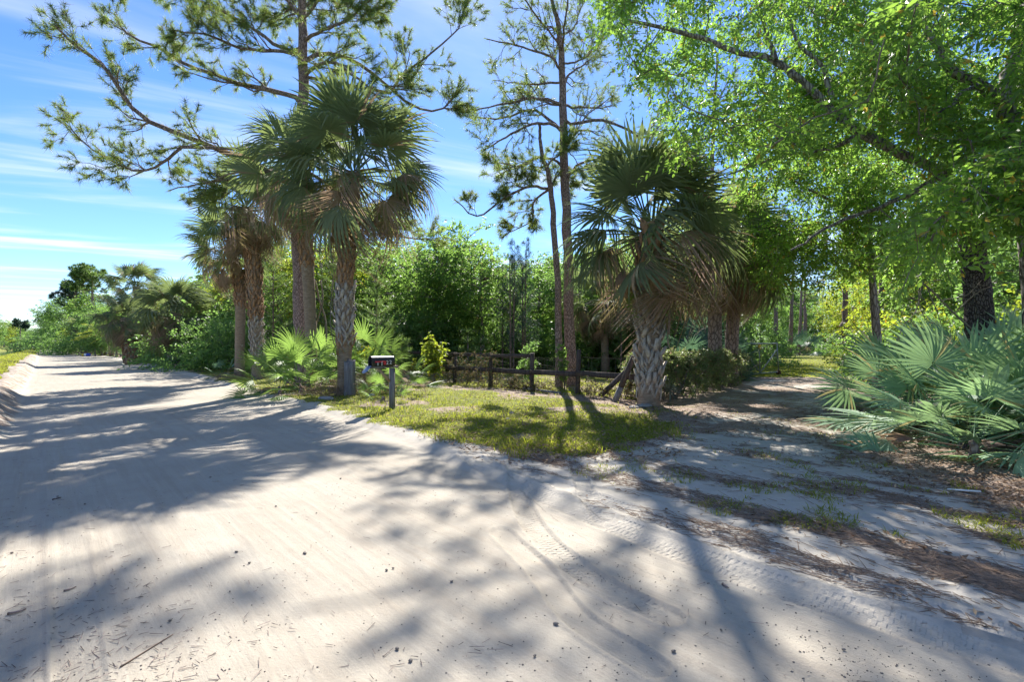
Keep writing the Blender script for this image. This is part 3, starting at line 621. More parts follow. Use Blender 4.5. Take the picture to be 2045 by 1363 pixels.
def palm(label, base, path, r0, r1, n=40, sc=1.0, dead=10, boots=(), seed=0, el=(82, -35), group=None, trunk_mat='palm_bark', kind='green', dead_el=(-38, -80)):
    rg = rs(seed); base = np.asarray(base, float); root = thing('palm_tree', label, 'palm tree', base, group)
    P = spline(np.asarray(path, float), 34); hgt = P[-1, 2]
    rad = np.interp(np.linspace(0, 1, 34), [0, .06, .2, .9, 1], [r0 * 1.25, r0 * 1.05, r0, r1, r1 * 0.7])
    mb = MB(); mb.tube(P, rad, 14, True, 0.05, rg); tr = ob('trunk', mb.mesh('trunk', trunk_mat, True), root)
    C = P[-1]; fronds(root, C, kind, n, rg, el[0], el[1], sc, 'frond')
    if dead: fronds(root, C - np.array([0, 0, .15 * sc]), 'fading', dead + 3, rg, 2, -52, sc * .98, 'fading_frond', .15)
    if dead: fronds(root, C - np.array([0, 0, .3 * sc]), 'dead', int(dead * 1.5), rg, dead_el[0], dead_el[1], sc * 1.0, 'dead_frond', 0.22, roll=.9)
    for z0, z1, kd, bs, per in boots:
        k = 0; z = z0
        while z < z1:
            i = np.interp(z, P[:, 2], np.arange(34)); c = np.array([np.interp(i, np.arange(34), P[:, j]) for j in range(3)]); rr_ = float(np.interp(i, np.arange(34), rad))
            for j in range(per):
                if rg.random() < .1: continue
                a = 2 * math.pi * (j + .5 * (k % 2)) / per + rg.normal() * .09; d = np.array([math.cos(a), math.sin(a), 0])
                o = ob('boot', BOOT[kd][int(rg.integers(len(BOOT[kd])))], tr)
                M = Matrix((Vector(d), Vector((-d[1], d[0], 0)), Vector((0, 0, 1)))).transposed()
                s_ = bs * rg.uniform(.75, 1.2)
                o.matrix_local = Matrix.LocRotScale(Vector(c + d * rr_ * .93 + [0, 0, rg.normal() * .035]), M.to_quaternion() @ Quaternion((1, 0, 0), rg.normal() * .2) @ Quaternion((0, 1, 0), rg.normal() * .08), Vector((s_, s_, s_)))
            z += 0.17 * bs; k += 1
    return root
def palmetto(label, base, kind, n, seed, sc=1.0, el=(75, -8), group=None, azr=None, dead=3, r=0.18):
    rg = rs(seed); root = thing('saw_palmetto', label, 'palmetto', base, group)
    mb = MB(); P = spline([(0, 0, -.05), (.04, .03, .12), (0, .02, .25 * sc)], 6); mb.tube(P, [.06, .055, .05, .045, .04, .03], 7, True, .15, rg)
    ob('stem', mb.mesh('stem', 'limb_bark', True), root)
    fronds(root, (0, 0, .16 * sc), kind, n, rg, el[0], el[1], sc, 'frond', r, roll=0.45, azr=azr)
    if dead: fronds(root, (0, 0, .16 * sc), 'dead', dead, rg, 25, -14, sc * .62, 'dead_frond', .1)
    return root
def rel(base, pts, Z):
    """trunk path through photo pixels at a distance, relative to its base"""
    return [(PT(x, y, Z) - base) for x, y in pts]

# ---- palms
def palm_px(label, bx, by, pts, r0, r1, Z=None, **kw):
    b = GZ(bx, by) if Z is None else on_ground(np.array([(bx - CX) / F * Z, Z, 0]))
    Zb = b[1]; path = [np.array([0, 0, -.15])] + rel(b, pts, Zb)
    return palm(label, b, path, r0, r1, **kw)
PALMS = [
 palm_px('tall palm behind the grey stump with a band of pale criss-cross boots at mid trunk', 688, 793, [(688, 700), (690, 560), (697, 440), (706, 345)], .20, .24, n=38, sc=1.1, dead=7, seed=3, el=(84, -26),
         boots=((1.35, 1.6, 'brown', .7, 6), (1.6, 3.05, 'grey', 1.0, 6), (3.2, 5.0, 'brown', .7, 7))),
 palm_px('palm rising just behind the thick pine trunk, brown fronds hanging on its left', 622, 760, [(620, 640), (610, 480), (598, 345)], .19, .22, Z=17.6, n=27, sc=1.02, dead=7, seed=4, el=(80, -24), boots=((4.2, 5.8, 'brown', .8, 6),)),
 palm_px('palm with rough orange-brown booted trunk curving left beside the palmettos', 516, 750, [(513, 690), (509, 600), (504, 510), (492, 415)], .24, .27, Z=21.5, n=30, sc=1.02, dead=8, seed=5, el=(80, -30),
         boots=((.6, 2.6, 'grey', .8, 7), (2.6, 5.6, 'brown', .9, 7))),
 palm_px('slim smooth-trunked palm leaning beside the booted one at the road verge', 478, 757, [(479, 690), (480, 610), (476, 550), (455, 495)], .20, .22, n=25, sc=.9, dead=7, seed=6, el=(70, -34), boots=((3.3, 4.6, 'brown', .8, 7),)),
 palm_px('squat roadside palm with pale shaggy trunk and a long tan skirt of dead fronds', 357, 736, [(354, 700), (352, 660), (350, 626)], .46, .40, n=50, sc=1.08, dead=15, seed=8, el=(82, -22), boots=((.1, 2.0, 'grey', 1.3, 9),)),
 palm_px('palm leaning left among the roadside shrubs with reddish brown dead fronds', 262, 727, [(258, 700), (252, 660), (250, 635)], .42, .38, n=34, sc=1.05, dead=10, seed=9, el=(75, -40), boots=((.1, 2.0, 'brown', 1.2, 8),), Z=40),
 palm_px('tallest dark palm standing above the squat roadside palm', 275, 724, [(278, 660), (276, 600), (272, 572)], .30, .30, n=30, sc=1.05, dead=3, seed=10, el=(70, -10), Z=43),
 palm_px('far palm with dark ringed trunk beside the rail fence by the road', 178, 708, [(178, 690), (178, 672), (178, 655)], .75, .6, n=26, sc=1.3, dead=8, seed=11, el=(75, -30), Z=84, boots=((.3, 2.6, 'brown', 2.2, 9),)),
 palm_px('stout palm with pale basket-weave trunk at the end of the fence', 1297, 818, [(1296, 760), (1297, 690), (1293, 600), (1296, 528), (1300, 462)], .255, .27, n=46, sc=.98, dead=8, seed=12, el=(86, -28),
         boots=((.45, 3.05, 'grey', 1.02, 7), (3.05, 4.2, 'brown', 1.0, 7))),
 palm_px('shaded palm behind the hedge with a tan skirt, left of a pair', 1428, 776, [(1428, 700), (1427, 600), (1425, 500)], .22, .22, Z=17, n=34, sc=1.0, dead=8, seed=13, el=(80, -40), trunk_mat='limb_bark'),
 palm_px('shaded palm behind the hedge with a tan skirt, right of a pair', 1462, 772, [(1461, 700), (1466, 600), (1470, 505)], .22, .22, Z=18, n=32, sc=1.0, dead=8, seed=14, el=(75, -45), trunk_mat='limb_bark'),
 palm_px('low palm half hidden in the undergrowth left of the stout palm', 1210, 742, [(1208, 690), (1206, 640), (1205, 600)], .2, .2, Z=26, n=24, sc=.95, dead=9, seed=15, el=(70, -40)),
]
for i, (x, Z, h, sc, lb) in enumerate(((222, 66, 2.4, 1.25, 'bright yellow-green feather palm beside the far rail fence, nearer of two'), (206, 74, 2.2, 1.15, 'bright yellow-green feather palm beside the far rail fence, farther of two'))):
    b = on_ground(np.array([(x - CX) / F * Z, Z, 0])); root = thing('feather_palm', lb, 'palm tree', b); rg = rs(60 + i)
    for j in range(4):
        a = j * 1.6 + i; q = np.array([math.cos(a), math.sin(a), 0]) * .5; mb = MB(); mb.tube([q * .3, q * .7 + [0, 0, h * .5], q + [0, 0, h]], [.1, .08, .07], 7); ob('stem', mb.mesh('stem', 'tan_wood', True), root)
        fronds(root, q + [0, 0, h], 'areca', 9, rg, 75, 5, sc * 1.15, 'frond', .05)

# ---- saw palmettos: silver clump on the right, green clump by the mailbox, dark ones behind the gate
def gz3(x, y): return on_ground(np.array([x, y, 0.0]))
RIGHT_P = [((5.95, 7.0), 22, .95, 'silver saw palmetto at the driveway corner with one fan flat on the litter'), ((6.5, 8.7), 22, .95, 'silver saw palmetto at the far left tip of the right-hand clump'),
           ((7.1, 8.0), 28, 1.1, 'biggest pale silver saw palmetto in the middle of the right-hand clump'), ((6.6, 6.45), 20, .92, 'silver-green saw palmetto low in front of the right-hand clump'),
           ((7.9, 7.2), 24, 1.1, 'green-tinged saw palmetto at the right edge of the clump'), ((8.1, 8.8), 22, 1.1, 'silver saw palmetto at the foot of the dark speckled trunk'),
           ((9.4, 8.8), 16, 1.25, 'tall saw palmetto right of the dark speckled trunk'), ((7.6, 10.1), 18, 1.1, 'saw palmetto behind the silver clump near the yellow bushes'),
           ((5.5, 6.35), 15, .85, 'low silver saw palmetto nearest the driveway with fans spread over the litter'), ((6.15, 5.85), 13, .85, 'low silver saw palmetto in the near corner of the clump'),
           ((6.75, 5.7), 11, .85, 'bright green saw palmetto cut off by the right edge of the picture')]
for i, ((x, y), n, sc, lb) in enumerate(RIGHT_P):
    palmetto(lb, gz3(x + .22, y), 'pgreen' if i in (4, 10) else 'silver', n, 100 + i, sc * .95, (78 if i not in (8, 9) else 50, -14 if i not in (0, 3, 8, 9) else -22), 'saw palmettos right of the driveway')
LEFT_P = [((556, 793), 16, 1.1, 'saw palmetto at the road edge, leftmost of the green clump'), ((598, 790), 20, 1.35, 'dense saw palmetto with a drooping pale fan left of the palm trunk'), ((640, 775), 18, 1.35, 'saw palmetto in front of the thick pine trunk'),
          ((660, 760), 16, 1.5, 'saw palmetto rising between pine and palm trunks'), ((726, 770), 18, 1.5, 'tall saw palmetto behind the grey stump'), ((764, 775), 15, 1.1, 'saw palmetto behind the mailbox'),
          ((800, 797), 12, .85, 'saw palmetto with drooping blades right of the mailbox post'), ((570, 752), 16, 1.5, 'tall saw palmetto between the booted palm and the pine'), ((762, 812), 9, .55, 'small bright palmetto tuft at the foot of the mailbox post'),
          ((446, 757), 9, .6, 'small grey-green palmetto tuft left of the smooth palm trunk'), ((400, 738), 9, .9, 'lone blue-green palmetto in the dark shrubs near the squat palm')]
for i, ((x, y), n, sc, lb) in enumerate(LEFT_P):
    palmetto(lb, GZ(x, y), 'pdark' if i > 8 else 'pgreen', n, 130 + i, sc * .84, (80, -12) if i != 8 else (85, 40), 'saw palmettos along the road verge' if i < 9 else None)
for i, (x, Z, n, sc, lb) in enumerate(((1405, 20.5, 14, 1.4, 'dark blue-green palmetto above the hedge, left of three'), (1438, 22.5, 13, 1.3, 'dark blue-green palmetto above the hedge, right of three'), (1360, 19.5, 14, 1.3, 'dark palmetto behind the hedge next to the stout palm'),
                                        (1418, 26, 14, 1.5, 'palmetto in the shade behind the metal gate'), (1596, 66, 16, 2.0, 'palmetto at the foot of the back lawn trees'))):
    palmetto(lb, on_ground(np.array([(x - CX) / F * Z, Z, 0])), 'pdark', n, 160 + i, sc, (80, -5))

# ------------------------------------------------------------------ pines
def pine(label, base, trunk, r0, r1, limbs, seed, tuft_n=16, tuft_l=.24, extra=0, levels=2, sub=5, name='pine_tree', needle='needle', slen=1.3, group=None, needle_w=.011, k=12, crown_from=.6):
    rg = rs(seed); base = np.asarray(base, float); root = thing(name, label, 'pine tree', base, group); trunk = np.asarray(trunk, float) - base
    P = spline(trunk, 40); P = wobble(P, .12, rg); rad = np.interp(np.linspace(0, 1, 40), [0, .05, .15, 1], [r0 * 1.35, r0 * 1.1, r0, r1])
    mb = MB(); mb.tube(P, rad, k, True, .07, rg); ob('trunk', mb.mesh('trunk', 'pine_bark', True), root)
    tips = []
    H_ = P[-1, 2]
    for j in range(extra):
        t = rg.uniform(crown_from, .98); i = int(t * 39); a = rg.uniform(0, 6.283); L = (1.3 - t) * H_ * rg.uniform(.25, .42)
        d = np.array([math.cos(a), math.sin(a), rg.uniform(.05, .5)]); q = P[i] + nrm(d) * np.linspace(0, 1, 5)[:, None] * L; q[:, 2] += .12 * L * np.linspace(0, 1, 5) ** 2
        limbs = limbs + [(q + base, max(rad[i] * .38, .02))]
    for L3, r in limbs:
        q = spline(np.asarray(L3, float) - base, 14)
        j = np.argmin(np.linalg.norm(P - q[0], axis=1)); q[0] = P[j]
        q = wobble(q, .10, rg); m2 = MB(); m2.tube(q, np.linspace(r, r * .3, 14), 7, False, .08, rg)
        side_branches(m2, q, r, rg, levels, slen, sub, tips, .18, .2)
        tips.append((q[-1], nrm(q[-1] - q[-2]))); ob('limb', m2.mesh('limb', 'limb_bark', True), root)
    TP = np.array([t[0] for t in tips]); TD = np.array([t[1] for t in tips]); m3 = MB(); tufts(m3, TP, TD, tuft_n, tuft_l, needle_w, rg)
    ob('needles', m3.mesh('needles', needle), root)
    return root
def limb_px(pts, Z0, dz, r, f=1.0): return ([PT(x, y, Z0 + dz * i / (len(pts) - 1)) for i, (x, y) in enumerate(pts)], r)
Zp = 18.5; b = on_ground(np.array([(612 - CX) / F * Zp, Zp, 0]))
BIG = [limb_px([(605, 385), (502, 330), (381, 279), (279, 232), (223, 153), (153, 93), (111, 51)], Zp, -2.5, .11), limb_px([(372, 279), (330, 320), (279, 341), (190, 300), (120, 235)], Zp - 1.2, 1.0, .06),
       limb_px([(604, 200), (571, 190), (464, 163), (381, 132), (325, 98), (260, 70), (237, 46)], Zp, 2.0, .10), limb_px([(604, 110), (543, 98), (478, 95), (418, 70), (350, 60)], Zp, -1.5, .07),
       limb_px([(603, 110), (557, 90), (511, 56), (441, 19), (380, -5), (300, -40)], Zp, 1.5, .08), limb_px([(604, 80), (650, 60), (700, 40), (740, 0)], Zp, -2.0, .07),
       limb_px([(604, 130), (640, 110), (706, 121), (766, 160), (831, 216), (882, 218), (924, 172)], Zp, 2.2, .09), limb_px([(770, 200), (799, 153), (855, 111), (910, 60), (930, 10)], Zp + 1.6, 1.0, .06),
       limb_px([(604, 150), (660, 128), (720, 170), (800, 240)], Zp, -2.5, .07), limb_px([(604, 40), (560, -10), (480, -60), (420, -120)], Zp, -1, .07), limb_px([(603, 20), (680, -40), (790, -80)], Zp, 1, .07),
       limb_px([(606, 340), (700, 400), (790, 470), (870, 480)], Zp, 3.5, .07), limb_px([(600, 320), (520, 350), (420, 360), (340, 380)], Zp, 2.5, .07)]
pine('huge spreading pine with thick vine-wrapped trunk behind the palms', b, [b + [0, 0, -.2], PT(609, 700, Zp), PT(604, 560, Zp), PT(600, 440, Zp), PT(605, 260, Zp), PT(604, 100, Zp), PT(600, -60, Zp), PT(590, -200, Zp)], .34, .07, BIG, 31, 38, .30, extra=2, levels=2, sub=13, slen=1.8, needle_w=.014)
Zp = 17.5; b = on_ground(np.array([(1138 - CX) / F * Zp, Zp, 0]))
def z3(l): return [(900 + x / 1.818, y / 1.818) for x, y in l]
L1 = [limb_px(z3([(402, 385), (290, 365), (200, 385), (90, 400)]), Zp, -1.2, .06), limb_px(z3([(402, 460), (300, 400), (180, 440), (80, 420)]), Zp, 1.5, .06), limb_px(z3([(402, 470), (310, 450), (200, 500), (110, 545)]), Zp, -2, .06),
      limb_px(z3([(405, 600), (330, 575), (250, 610), (170, 640)]), Zp, 1.2, .05), limb_px(z3([(400, 260), (340, 200), (250, 170), (130, 140)]), Zp, -1, .05), limb_px(z3([(404, 380), (500, 385), (600, 385)]), Zp, 1.4, .05),
      limb_px(z3([(404, 455), (560, 440), (680, 500), (745, 490)]), Zp, -1.6, .06), limb_px(z3([(410, 660), (480, 600), (570, 570), (640, 600)]), Zp, -1.5, .05), limb_px(z3([(402, 330), (460, 250), (520, 200)]), Zp, 1.5, .05),
      limb_px(z3([(402, 225), (480, 200), (540, 160)]), Zp, -1.2, .04), limb_px(z3([(396, 130), (450, 80), (490, 0)]), Zp, .8, .04), limb_px(z3([(396, 120), (340, 100), (310, 60)]), Zp, -.6, .04), limb_px(z3([(412, 540), (470, 470), (560, 500)]), Zp, 1.8, .05)]
pine('tall straight pine behind the fence, thicker of the two in the gap', b, [b + [0, 0, -.2], PT(1136, 700, Zp), PT(1129, 495, Zp), PT(1121, 275, Zp), PT(1121, 137, Zp), PT(1116, 55, Zp), PT(1103, 0, Zp), PT(1100, -60, Zp)], .19, .03, L1, 32, 17, .22, extra=6, sub=9, slen=1.25, crown_from=.5, needle_w=.014)
b2 = on_ground(np.array([(1116 - CX) / F * (Zp - .3), Zp - .3, 0])); Zq = Zp - .3
L2 = [limb_px(z3([(352, 690), (290, 670), (190, 720), (100, 790), (20, 730)]), Zq, -1.0, .055), limb_px(z3([(352, 680), (300, 740), (290, 800), (200, 850)]), Zq, .8, .045), limb_px(z3([(325, 570), (250, 600), (160, 590)]), Zq, -1, .04), limb_px(z3([(340, 610), (420, 560), (470, 600)]), Zq, -.8, .035), limb_px(z3([(356, 690), (400, 640), (430, 690)]), Zq, 1, .03)]
pine('thin leaning pine with a broken top beside the taller pine', b2, [b2 + [0, 0, -.2], PT(1112, 690, Zq), PT(1103, 495, Zq), PT(1095, 360, Zq), PT(1081, 308, Zq), PT(1077, 248, Zq)], .125, .045, L2, 33, 26, .26, extra=0, sub=10, slen=.95, needle_w=.015)
# pine trunks around the back lawn
TRUNKS = [(1548, 60, .27, 'reddish pine trunk right behind the metal gate'), (1577, 64, .26, 'pine trunk at the lawn edge, first right of the gate'), (1594, 70, .24, 'pale slim pine trunk at the lawn edge, second right of the gate'),
          (1609, 78, .32, 'dark pine trunk on the back lawn, third right of the gate'), (1686, 35, .19, 'pine trunk with a swollen knot right of the back lawn'), (1706, 52, .24, 'pine trunk just behind the knotted one'),
          (1462, 30, .2, 'grey trunk in the shade behind the hedge'), (1420, 24, .14, 'thin trunk in the shade left of the hedge palms'), (1760, 26, .16, 'slim trunk among the yellow bushes on the right')]
for i, (x, Z, r, lb) in enumerate(TRUNKS):
    b = on_ground(np.array([(x - CX) / F * Z, Z, 0])); h = 13 + 3 * rs(i).random(); lean = rs(200 + i).normal(size=2) * .25
    tp = [b + [0, 0, -.2], b + [lean[0] * .2, 0, h * .3], b + [lean[0] * .6, lean[1] * .5, h * .65], b + [lean[0], lean[1], h]]
    o = pine(lb, b, tp, r, .05, [], 210 + i, 12, .26, extra=9, sub=4, slen=1.2, crown_from=.55, needle_w=.02)
    if x == 1686:
        mb = MB(); mb.tube([(0, 0, 2.1), (0, 0, 2.3), (-.05, 0, 2.55), (0, 0, 2.8), (0, 0, 3.0)], [.19, .29, .32, .28, .19], 12, True, .08, rs(5)); ob('burl', mb.mesh('burl', 'pine_bark', True), o)
# young pines behind the fence
def young_pine(label, x, Z, h, seed, group='young pines behind the fence'):
    rg = rs(seed); b = on_ground(np.array([(x - CX) / F * Z, Z, 0])); root = thing('young_pine', label, 'pine tree', b, group)
    mb = MB(); mb.tube([(0, 0, -.1), (.02, 0, h * .5), (0, .02, h)], [.05, .035, .012], 7); ob('trunk', mb.mesh('trunk', 'pine_bark', True), root)
    m2 = MB(); tips = []
    for wz in np.arange(h * .12, h * .97, .42):
        for j in range(6):
            a = rg.uniform(0, 6.28); L = (h - wz) * .34 * rg.uniform(.6, 1.1) + .15; d = np.array([math.cos(a), math.sin(a), .45]); q = np.array([0, 0, wz]) + d * np.linspace(0, 1, 5)[:, None] * L; q[:, 2] += .2 * L * np.linspace(0, 1, 5) ** 2
            m2.tube(q, np.linspace(.016, .005, 5), 4, False)
            for t in (.3, .55, .8, 1.0): tips.append((q[0] + (q[-1] - q[0]) * t, nrm(d + [0, 0, .5])))
    tips.append((np.array([0, 0, h]), np.array([0, 0, 1.])))
    ob('branches', m2.mesh('branches', 'limb_bark'), root)
    m3 = MB(); tufts(m3, np.array([t[0] for t in tips]), np.array([t[1] for t in tips]), 26, .24, .013, rg, .75); ob('needles', m3.mesh('needles', 'young_needle'), root)
for i, (x, Z, h, lb) in enumerate(((752, 22, 4.6, 'bright bushy young pine above the mailbox'), (802, 21, 1.7, 'small round young pine right of the mailbox'), (934, 22, 2.0, 'small upright young pine behind the vine-covered fence'), (960, 23, 1.8, 'small young pine behind the fence, next to another like it'),
                                   (665, 26, 6.0, 'young pine between the thick pine and the booted palm'), (545, 25, 6.2, 'soft-needled young pine right of the booted palm'), (1240, 24, 2.4, 'low young pine in the shade left of the stout palm'))):
    young_pine(lb, x, Z, h, 240 + i)

# ------------------------------------------------------------------ broadleaf trees, shrubs
def broad_variant(name, cat, seed, h, cr, base_f, nclu, leafm, barkm='oak_bark', ll=.15, lw=.075, r0=.12, twigs=9, K=11, lean=0.3, stems=1):
    """one model tree: trunk, limbs and a crown of leafy sprays, standing at the origin"""
    rg = rs(seed); root = thing(name, 'broadleaf', cat, (0, 0, 0)); cz = h * (base_f + 1) / 2; ch = h * (1 - base_f) / 2
    d = nrm(rg.normal(size=(nclu, 3))); rad = rg.uniform(.25, 1, nclu) ** .5; C = d * rad[:, None] * [cr, cr, ch]
    C *= (0.72 + 0.5 * rg.random(nclu))[:, None]; C[:, 2] += cz
    for s_ in range(stems):
        a = rg.uniform(0, 6.28); off = np.array([math.cos(a), math.sin(a), 0]) * (0 if stems == 1 else cr * .35)
        tp = spline([off * .3 + [0, 0, -.1], off * .6 + rg.normal(size=3) * [lean * .2, lean * .2, 0] + [0, 0, h * .3], off + rg.normal(size=3) * [lean * .5, lean * .5, 0] + [0, 0, h * .62], off + rg.normal(size=3) * [lean, lean, 0] + [0, 0, h * .92]], 16)
        mb = MB(); mb.tube(tp, np.interp(np.linspace(0, 1, 16), [0, .1, 1], [r0 * 1.3, r0, r0 * .18]), 9, True, .08, rg); ob('trunk', mb.mesh('trunk', barkm, True), root)
        if s_ == 0: T0 = tp
    m2 = MB()
    for c in C[::2]:
        i = int(np.clip(np.searchsorted(T0[:, 2], c[2] - .35 * np.linalg.norm(c[:2])), 2, 14)); q = spline([T0[i], (T0[i] + c) / 2 + [0, 0, .06 * cr], c], 6)
        m2.tube(wobble(q, .06, rg), np.linspace(r0 * .3, r0 * .07, 6), 4, False)
    ob('branches', m2.mesh('branches', barkm, True), root)
    m3 = MB(); out = nrm(C - [0, 0, cz]); sprays(m3, None, C, cr * .34, rg, twigs, K, ll, lw, False, .25, out)
    ob('crown', m3.mesh('crown', leafm), root)
    return root
def bush_variant(name, cat, seed, h, cr, nclu, leafm, ll=.09, lw=.05, twigs=9, K=10, zmin=.05):
    rg = rs(seed); root = thing(name, 'shrub', cat, (0, 0, 0))
    d = nrm(rg.normal(size=(nclu, 3))); d[:, 2] = np.abs(d[:, 2]); C = d * (rg.uniform(.2, 1, nclu) ** .45)[:, None] * [cr, cr, h * .85]; C *= (.75 + .4 * rg.random(nclu))[:, None]; C[:, 2] += zmin * h
    m2 = MB()
    for c in C[::3]: m2.tube(wobble(spline([c * [.1, .1, 0], c * [.5, .5, .6], c], 5), .04, rg), np.linspace(.02, .006, 5), 4, False)
    ob('stems', m2.mesh('stems', 'twig_bark'), root)
    m3 = MB(); sprays(m3, None, C, cr * .36, rg, twigs, K, ll, lw, False, .2, nrm(C + [0, 0, .1])); ob('foliage', m3.mesh('foliage', leafm), root)
    return root
def drop_proto(o):
    for c in list(o.children): bpy.data.objects.remove(c)
    bpy.data.objects.remove(o)
TV = {'a': broad_variant('broadleaf_tree', 'tree', 301, 8.0, 2.5, .25, 118, 'wood_leaf', ll=.17, lw=.095), 'b': broad_variant('broadleaf_tree', 'tree', 302, 8.0, 2.2, .3, 98, 'wood_leaf', ll=.17, lw=.10),
      'c': broad_variant('broadleaf_tree', 'tree', 303, 8.0, 2.8, .2, 125, 'dark_leaf', ll=.18, lw=.10), 'y': broad_variant('broadleaf_tree', 'tree', 304, 8.0, 2.6, .2, 105, 'yellow_leaf', ll=.16, lw=.09)}
BV = {'d': bush_variant('shrub', 'shrub', 311, 2.6, 1.9, 60, 'dark_leaf', .13, .07), 'm': bush_variant('shrub', 'shrub', 312, 2.2, 1.6, 55, 'wood_leaf', .12, .065), 'y': bush_variant('shrub', 'shrub', 313, 2.2, 1.6, 50, 'yellow_leaf', .12, .065),
      'r': bush_variant('shrub', 'shrub', 314, 1.6, 1.5, 45, 'dry_leaf', .12, .03)}
def atZ(x, Z): return on_ground(np.array([(x - CX) / F * Z, Z, 0]))
WOOD = []
# (photo column, distance, height, kind): trees of the wood behind the fence, then those round the back lawn
for x, Z, h, kd in ((560, 33, 8.2, 'a'), (636, 30, 8.0, 'y'), (700, 34, 8.4, 'b'), (760, 31, 7.6, 'a'), (815, 36, 8.4, 'b'), (868, 29, 7.9, 'a'), (920, 32, 8.6, 'b'), (962, 28, 6.6, 'a'), (1010, 38, 7.0, 'c'), (1075, 34, 7.2, 'b'), (1090, 42, 8.0, 'a'),
                    (1180, 31, 7.2, 'c'), (1240, 30, 7.6, 'a'), (1330, 27, 7.6, 'c'), (1390, 30, 8.6, 'a'), (1460, 36, 9.5, 'b'), (1520, 84, 12, 'a'), (1560, 96, 13, 'c'), (1600, 112, 14, 'c'), (1640, 116, 14, 'y'), (1672, 98, 12, 'y'), (1722, 74, 10, 'y'), (1735, 44, 9, 'y'), (1790, 28, 7.2, 'y'), (1850, 24, 6.2, 'a'), (1900, 30, 8.5, 'y'),
                    (1980, 22, 6.6, 'a'), (2060, 19, 6.5, 'c'), (2150, 21, 7, 'a'), (1500, 66, 11, 'b'), (1830, 36, 10, 'c'), (2000, 34, 11, 'b'), (600, 44, 10, 'c'), (900, 44, 9.6, 'c'), (480, 40, 7.6, 'y'), (430, 42, 6.8, 'a'), (1580, 120, 14, 'a'), (1705, 96, 12, 'b'), (720, 40, 9.2, 'c'), (790, 42, 9.0, 'a'), (850, 38, 8.6, 'c'), (980, 42, 8.2, 'c'), (1130, 40, 8.4, 'a'), (1160, 46, 9, 'c'), (1290, 36, 9, 'c'), (1350, 40, 10, 'a'), (1430, 45, 11, 'c'), (660, 40, 9.4, 'a'), (530, 38, 8, 'c'), (500, 46, 9, 'a')):
    WOOD.append((x, Z, h, kd))
KN = {'a': 'mid green', 'b': 'loose light green', 'c': 'dark green', 'y': 'yellow-green'}
spot = lambda x: 'left of the tall palm' if x < 660 else 'behind the mailbox and left fence bays' if x < 850 else 'behind the vine-covered fence' if x < 1000 else 'behind the two pines' if x < 1200 else 'behind the stout palm and hedge' if x < 1480 else 'beyond the back lawn' if x < 1750 else 'behind the right-hand palmettos'
seen = {}
for i, (x, Z, h, kd) in enumerate(WOOD):
    rg = rs(330 + i); s_ = h / 8.0
    key = (kd, spot(x)); seen[key] = seen.get(key, 0) + 1
    o = copy_tree(TV[kd], atZ(x, Z), rg.uniform(0, 6.28), (s_ * rg.uniform(.95, 1.2), s_ * rg.uniform(.95, 1.2), s_), f'{KN[kd]} broadleaf tree {spot(x)}')
    o['group'] = f'{KN[kd]} trees {spot(x)}'
SHR = [(392, 37, 1.0, 'd', 1.5), (412, 33, 1.05, 'd', 1.5), (436, 30, 1.2, 'd', 1.6), (462, 29, 1.15, 'd', 1.6), (395, 38, 1.3, 'd', 1.9), (296, 42, .8, 'd', 1.1), (312, 39, .6, 'r', 1.0), (282, 44, .7, 'r', 1.2), (335, 42, .9, 'd', 1.3), (150, 92, 1.6, 'd', 3.2), (132, 118, 1.8, 'd', 3.6), (119, 150, 2.0, 'd', 4.0), (166, 78, 1.3, 'd', 2.6), (109, 195, 2.2, 'd', 5.0), (104, 240, 2.4, 'd', 6.0), (425, 36, 1.5, 'd', 2.2), (455, 36, 1.6, 'd', 2.2), (545, 30, 1.2, 'd', 1.8),
       (590, 28, 1.0, 'm', 1.5), (705, 27, 1.2, 'd', 1.5), (780, 27, 1.3, 'd', 1.7), (830, 28, 1.3, 'd', 1.6), (880, 29, 1.2, 'd', 1.6), (930, 30, 1.3, 'm', 1.6), (985, 30, 1.2, 'd', 1.6), (1030, 30, 1.2, 'm', 1.5), (1065, 30, 1.0, 'm', 1.4), (1160, 29, 1.2, 'd', 1.6), (1200, 28, 1.2, 'm', 1.6), (1240, 28, 1.3, 'd', 1.7), (1330, 26, 1.3, 'd', 1.6), (1370, 25, 1.4, 'd', 1.7),
       (1500, 34, 1.1, 'd', 1.6), (1530, 58, 1.2, 'd', 2.0), (1570, 76, 1.4, 'd', 2.4), (1650, 112, 2.0, 'd', 4.0), (1625, 118, 2.0, 'd', 4.0), (1700, 66, 1.4, 'd', 2.4), (1735, 26, .8, 'r', 1.2), (1760, 20, 1.0, 'm', 1.5), (1820, 17, 1.0, 'm', 1.6), (1880, 18, 1.2, 'y', 1.6), (1935, 16, 1.0, 'd', 1.5), (2010, 15, 1.2, 'y', 1.6), (2080, 14, 1.2, 'd', 1.6), (1790, 26, 1.3, 'y', 1.9), (1600, 116, 2.0, 'd', 4.0), (1585, 90, 1.4, 'd', 2.8), (640, 33, 1.4, 'd', 2.0), (740, 33, 1.4, 'd', 2.0), (960, 33, 1.4, 'd', 2.0), (1000, 36, 1.4, 'd', 2.0), (1100, 34, 1.3, 'd', 2.0), (1290, 30, 1.3, 'd', 2.0)]
BN = {'d': 'dark green', 'm': 'mid green', 'y': 'yellow-green', 'r': 'dry brownish'}
spot2 = lambda x: 'far along the right verge' if x < 200 else 'round the squat roadside palm' if x < 350 else 'in the shade between squat and smooth-trunked palms' if x < 500 else spot(x)
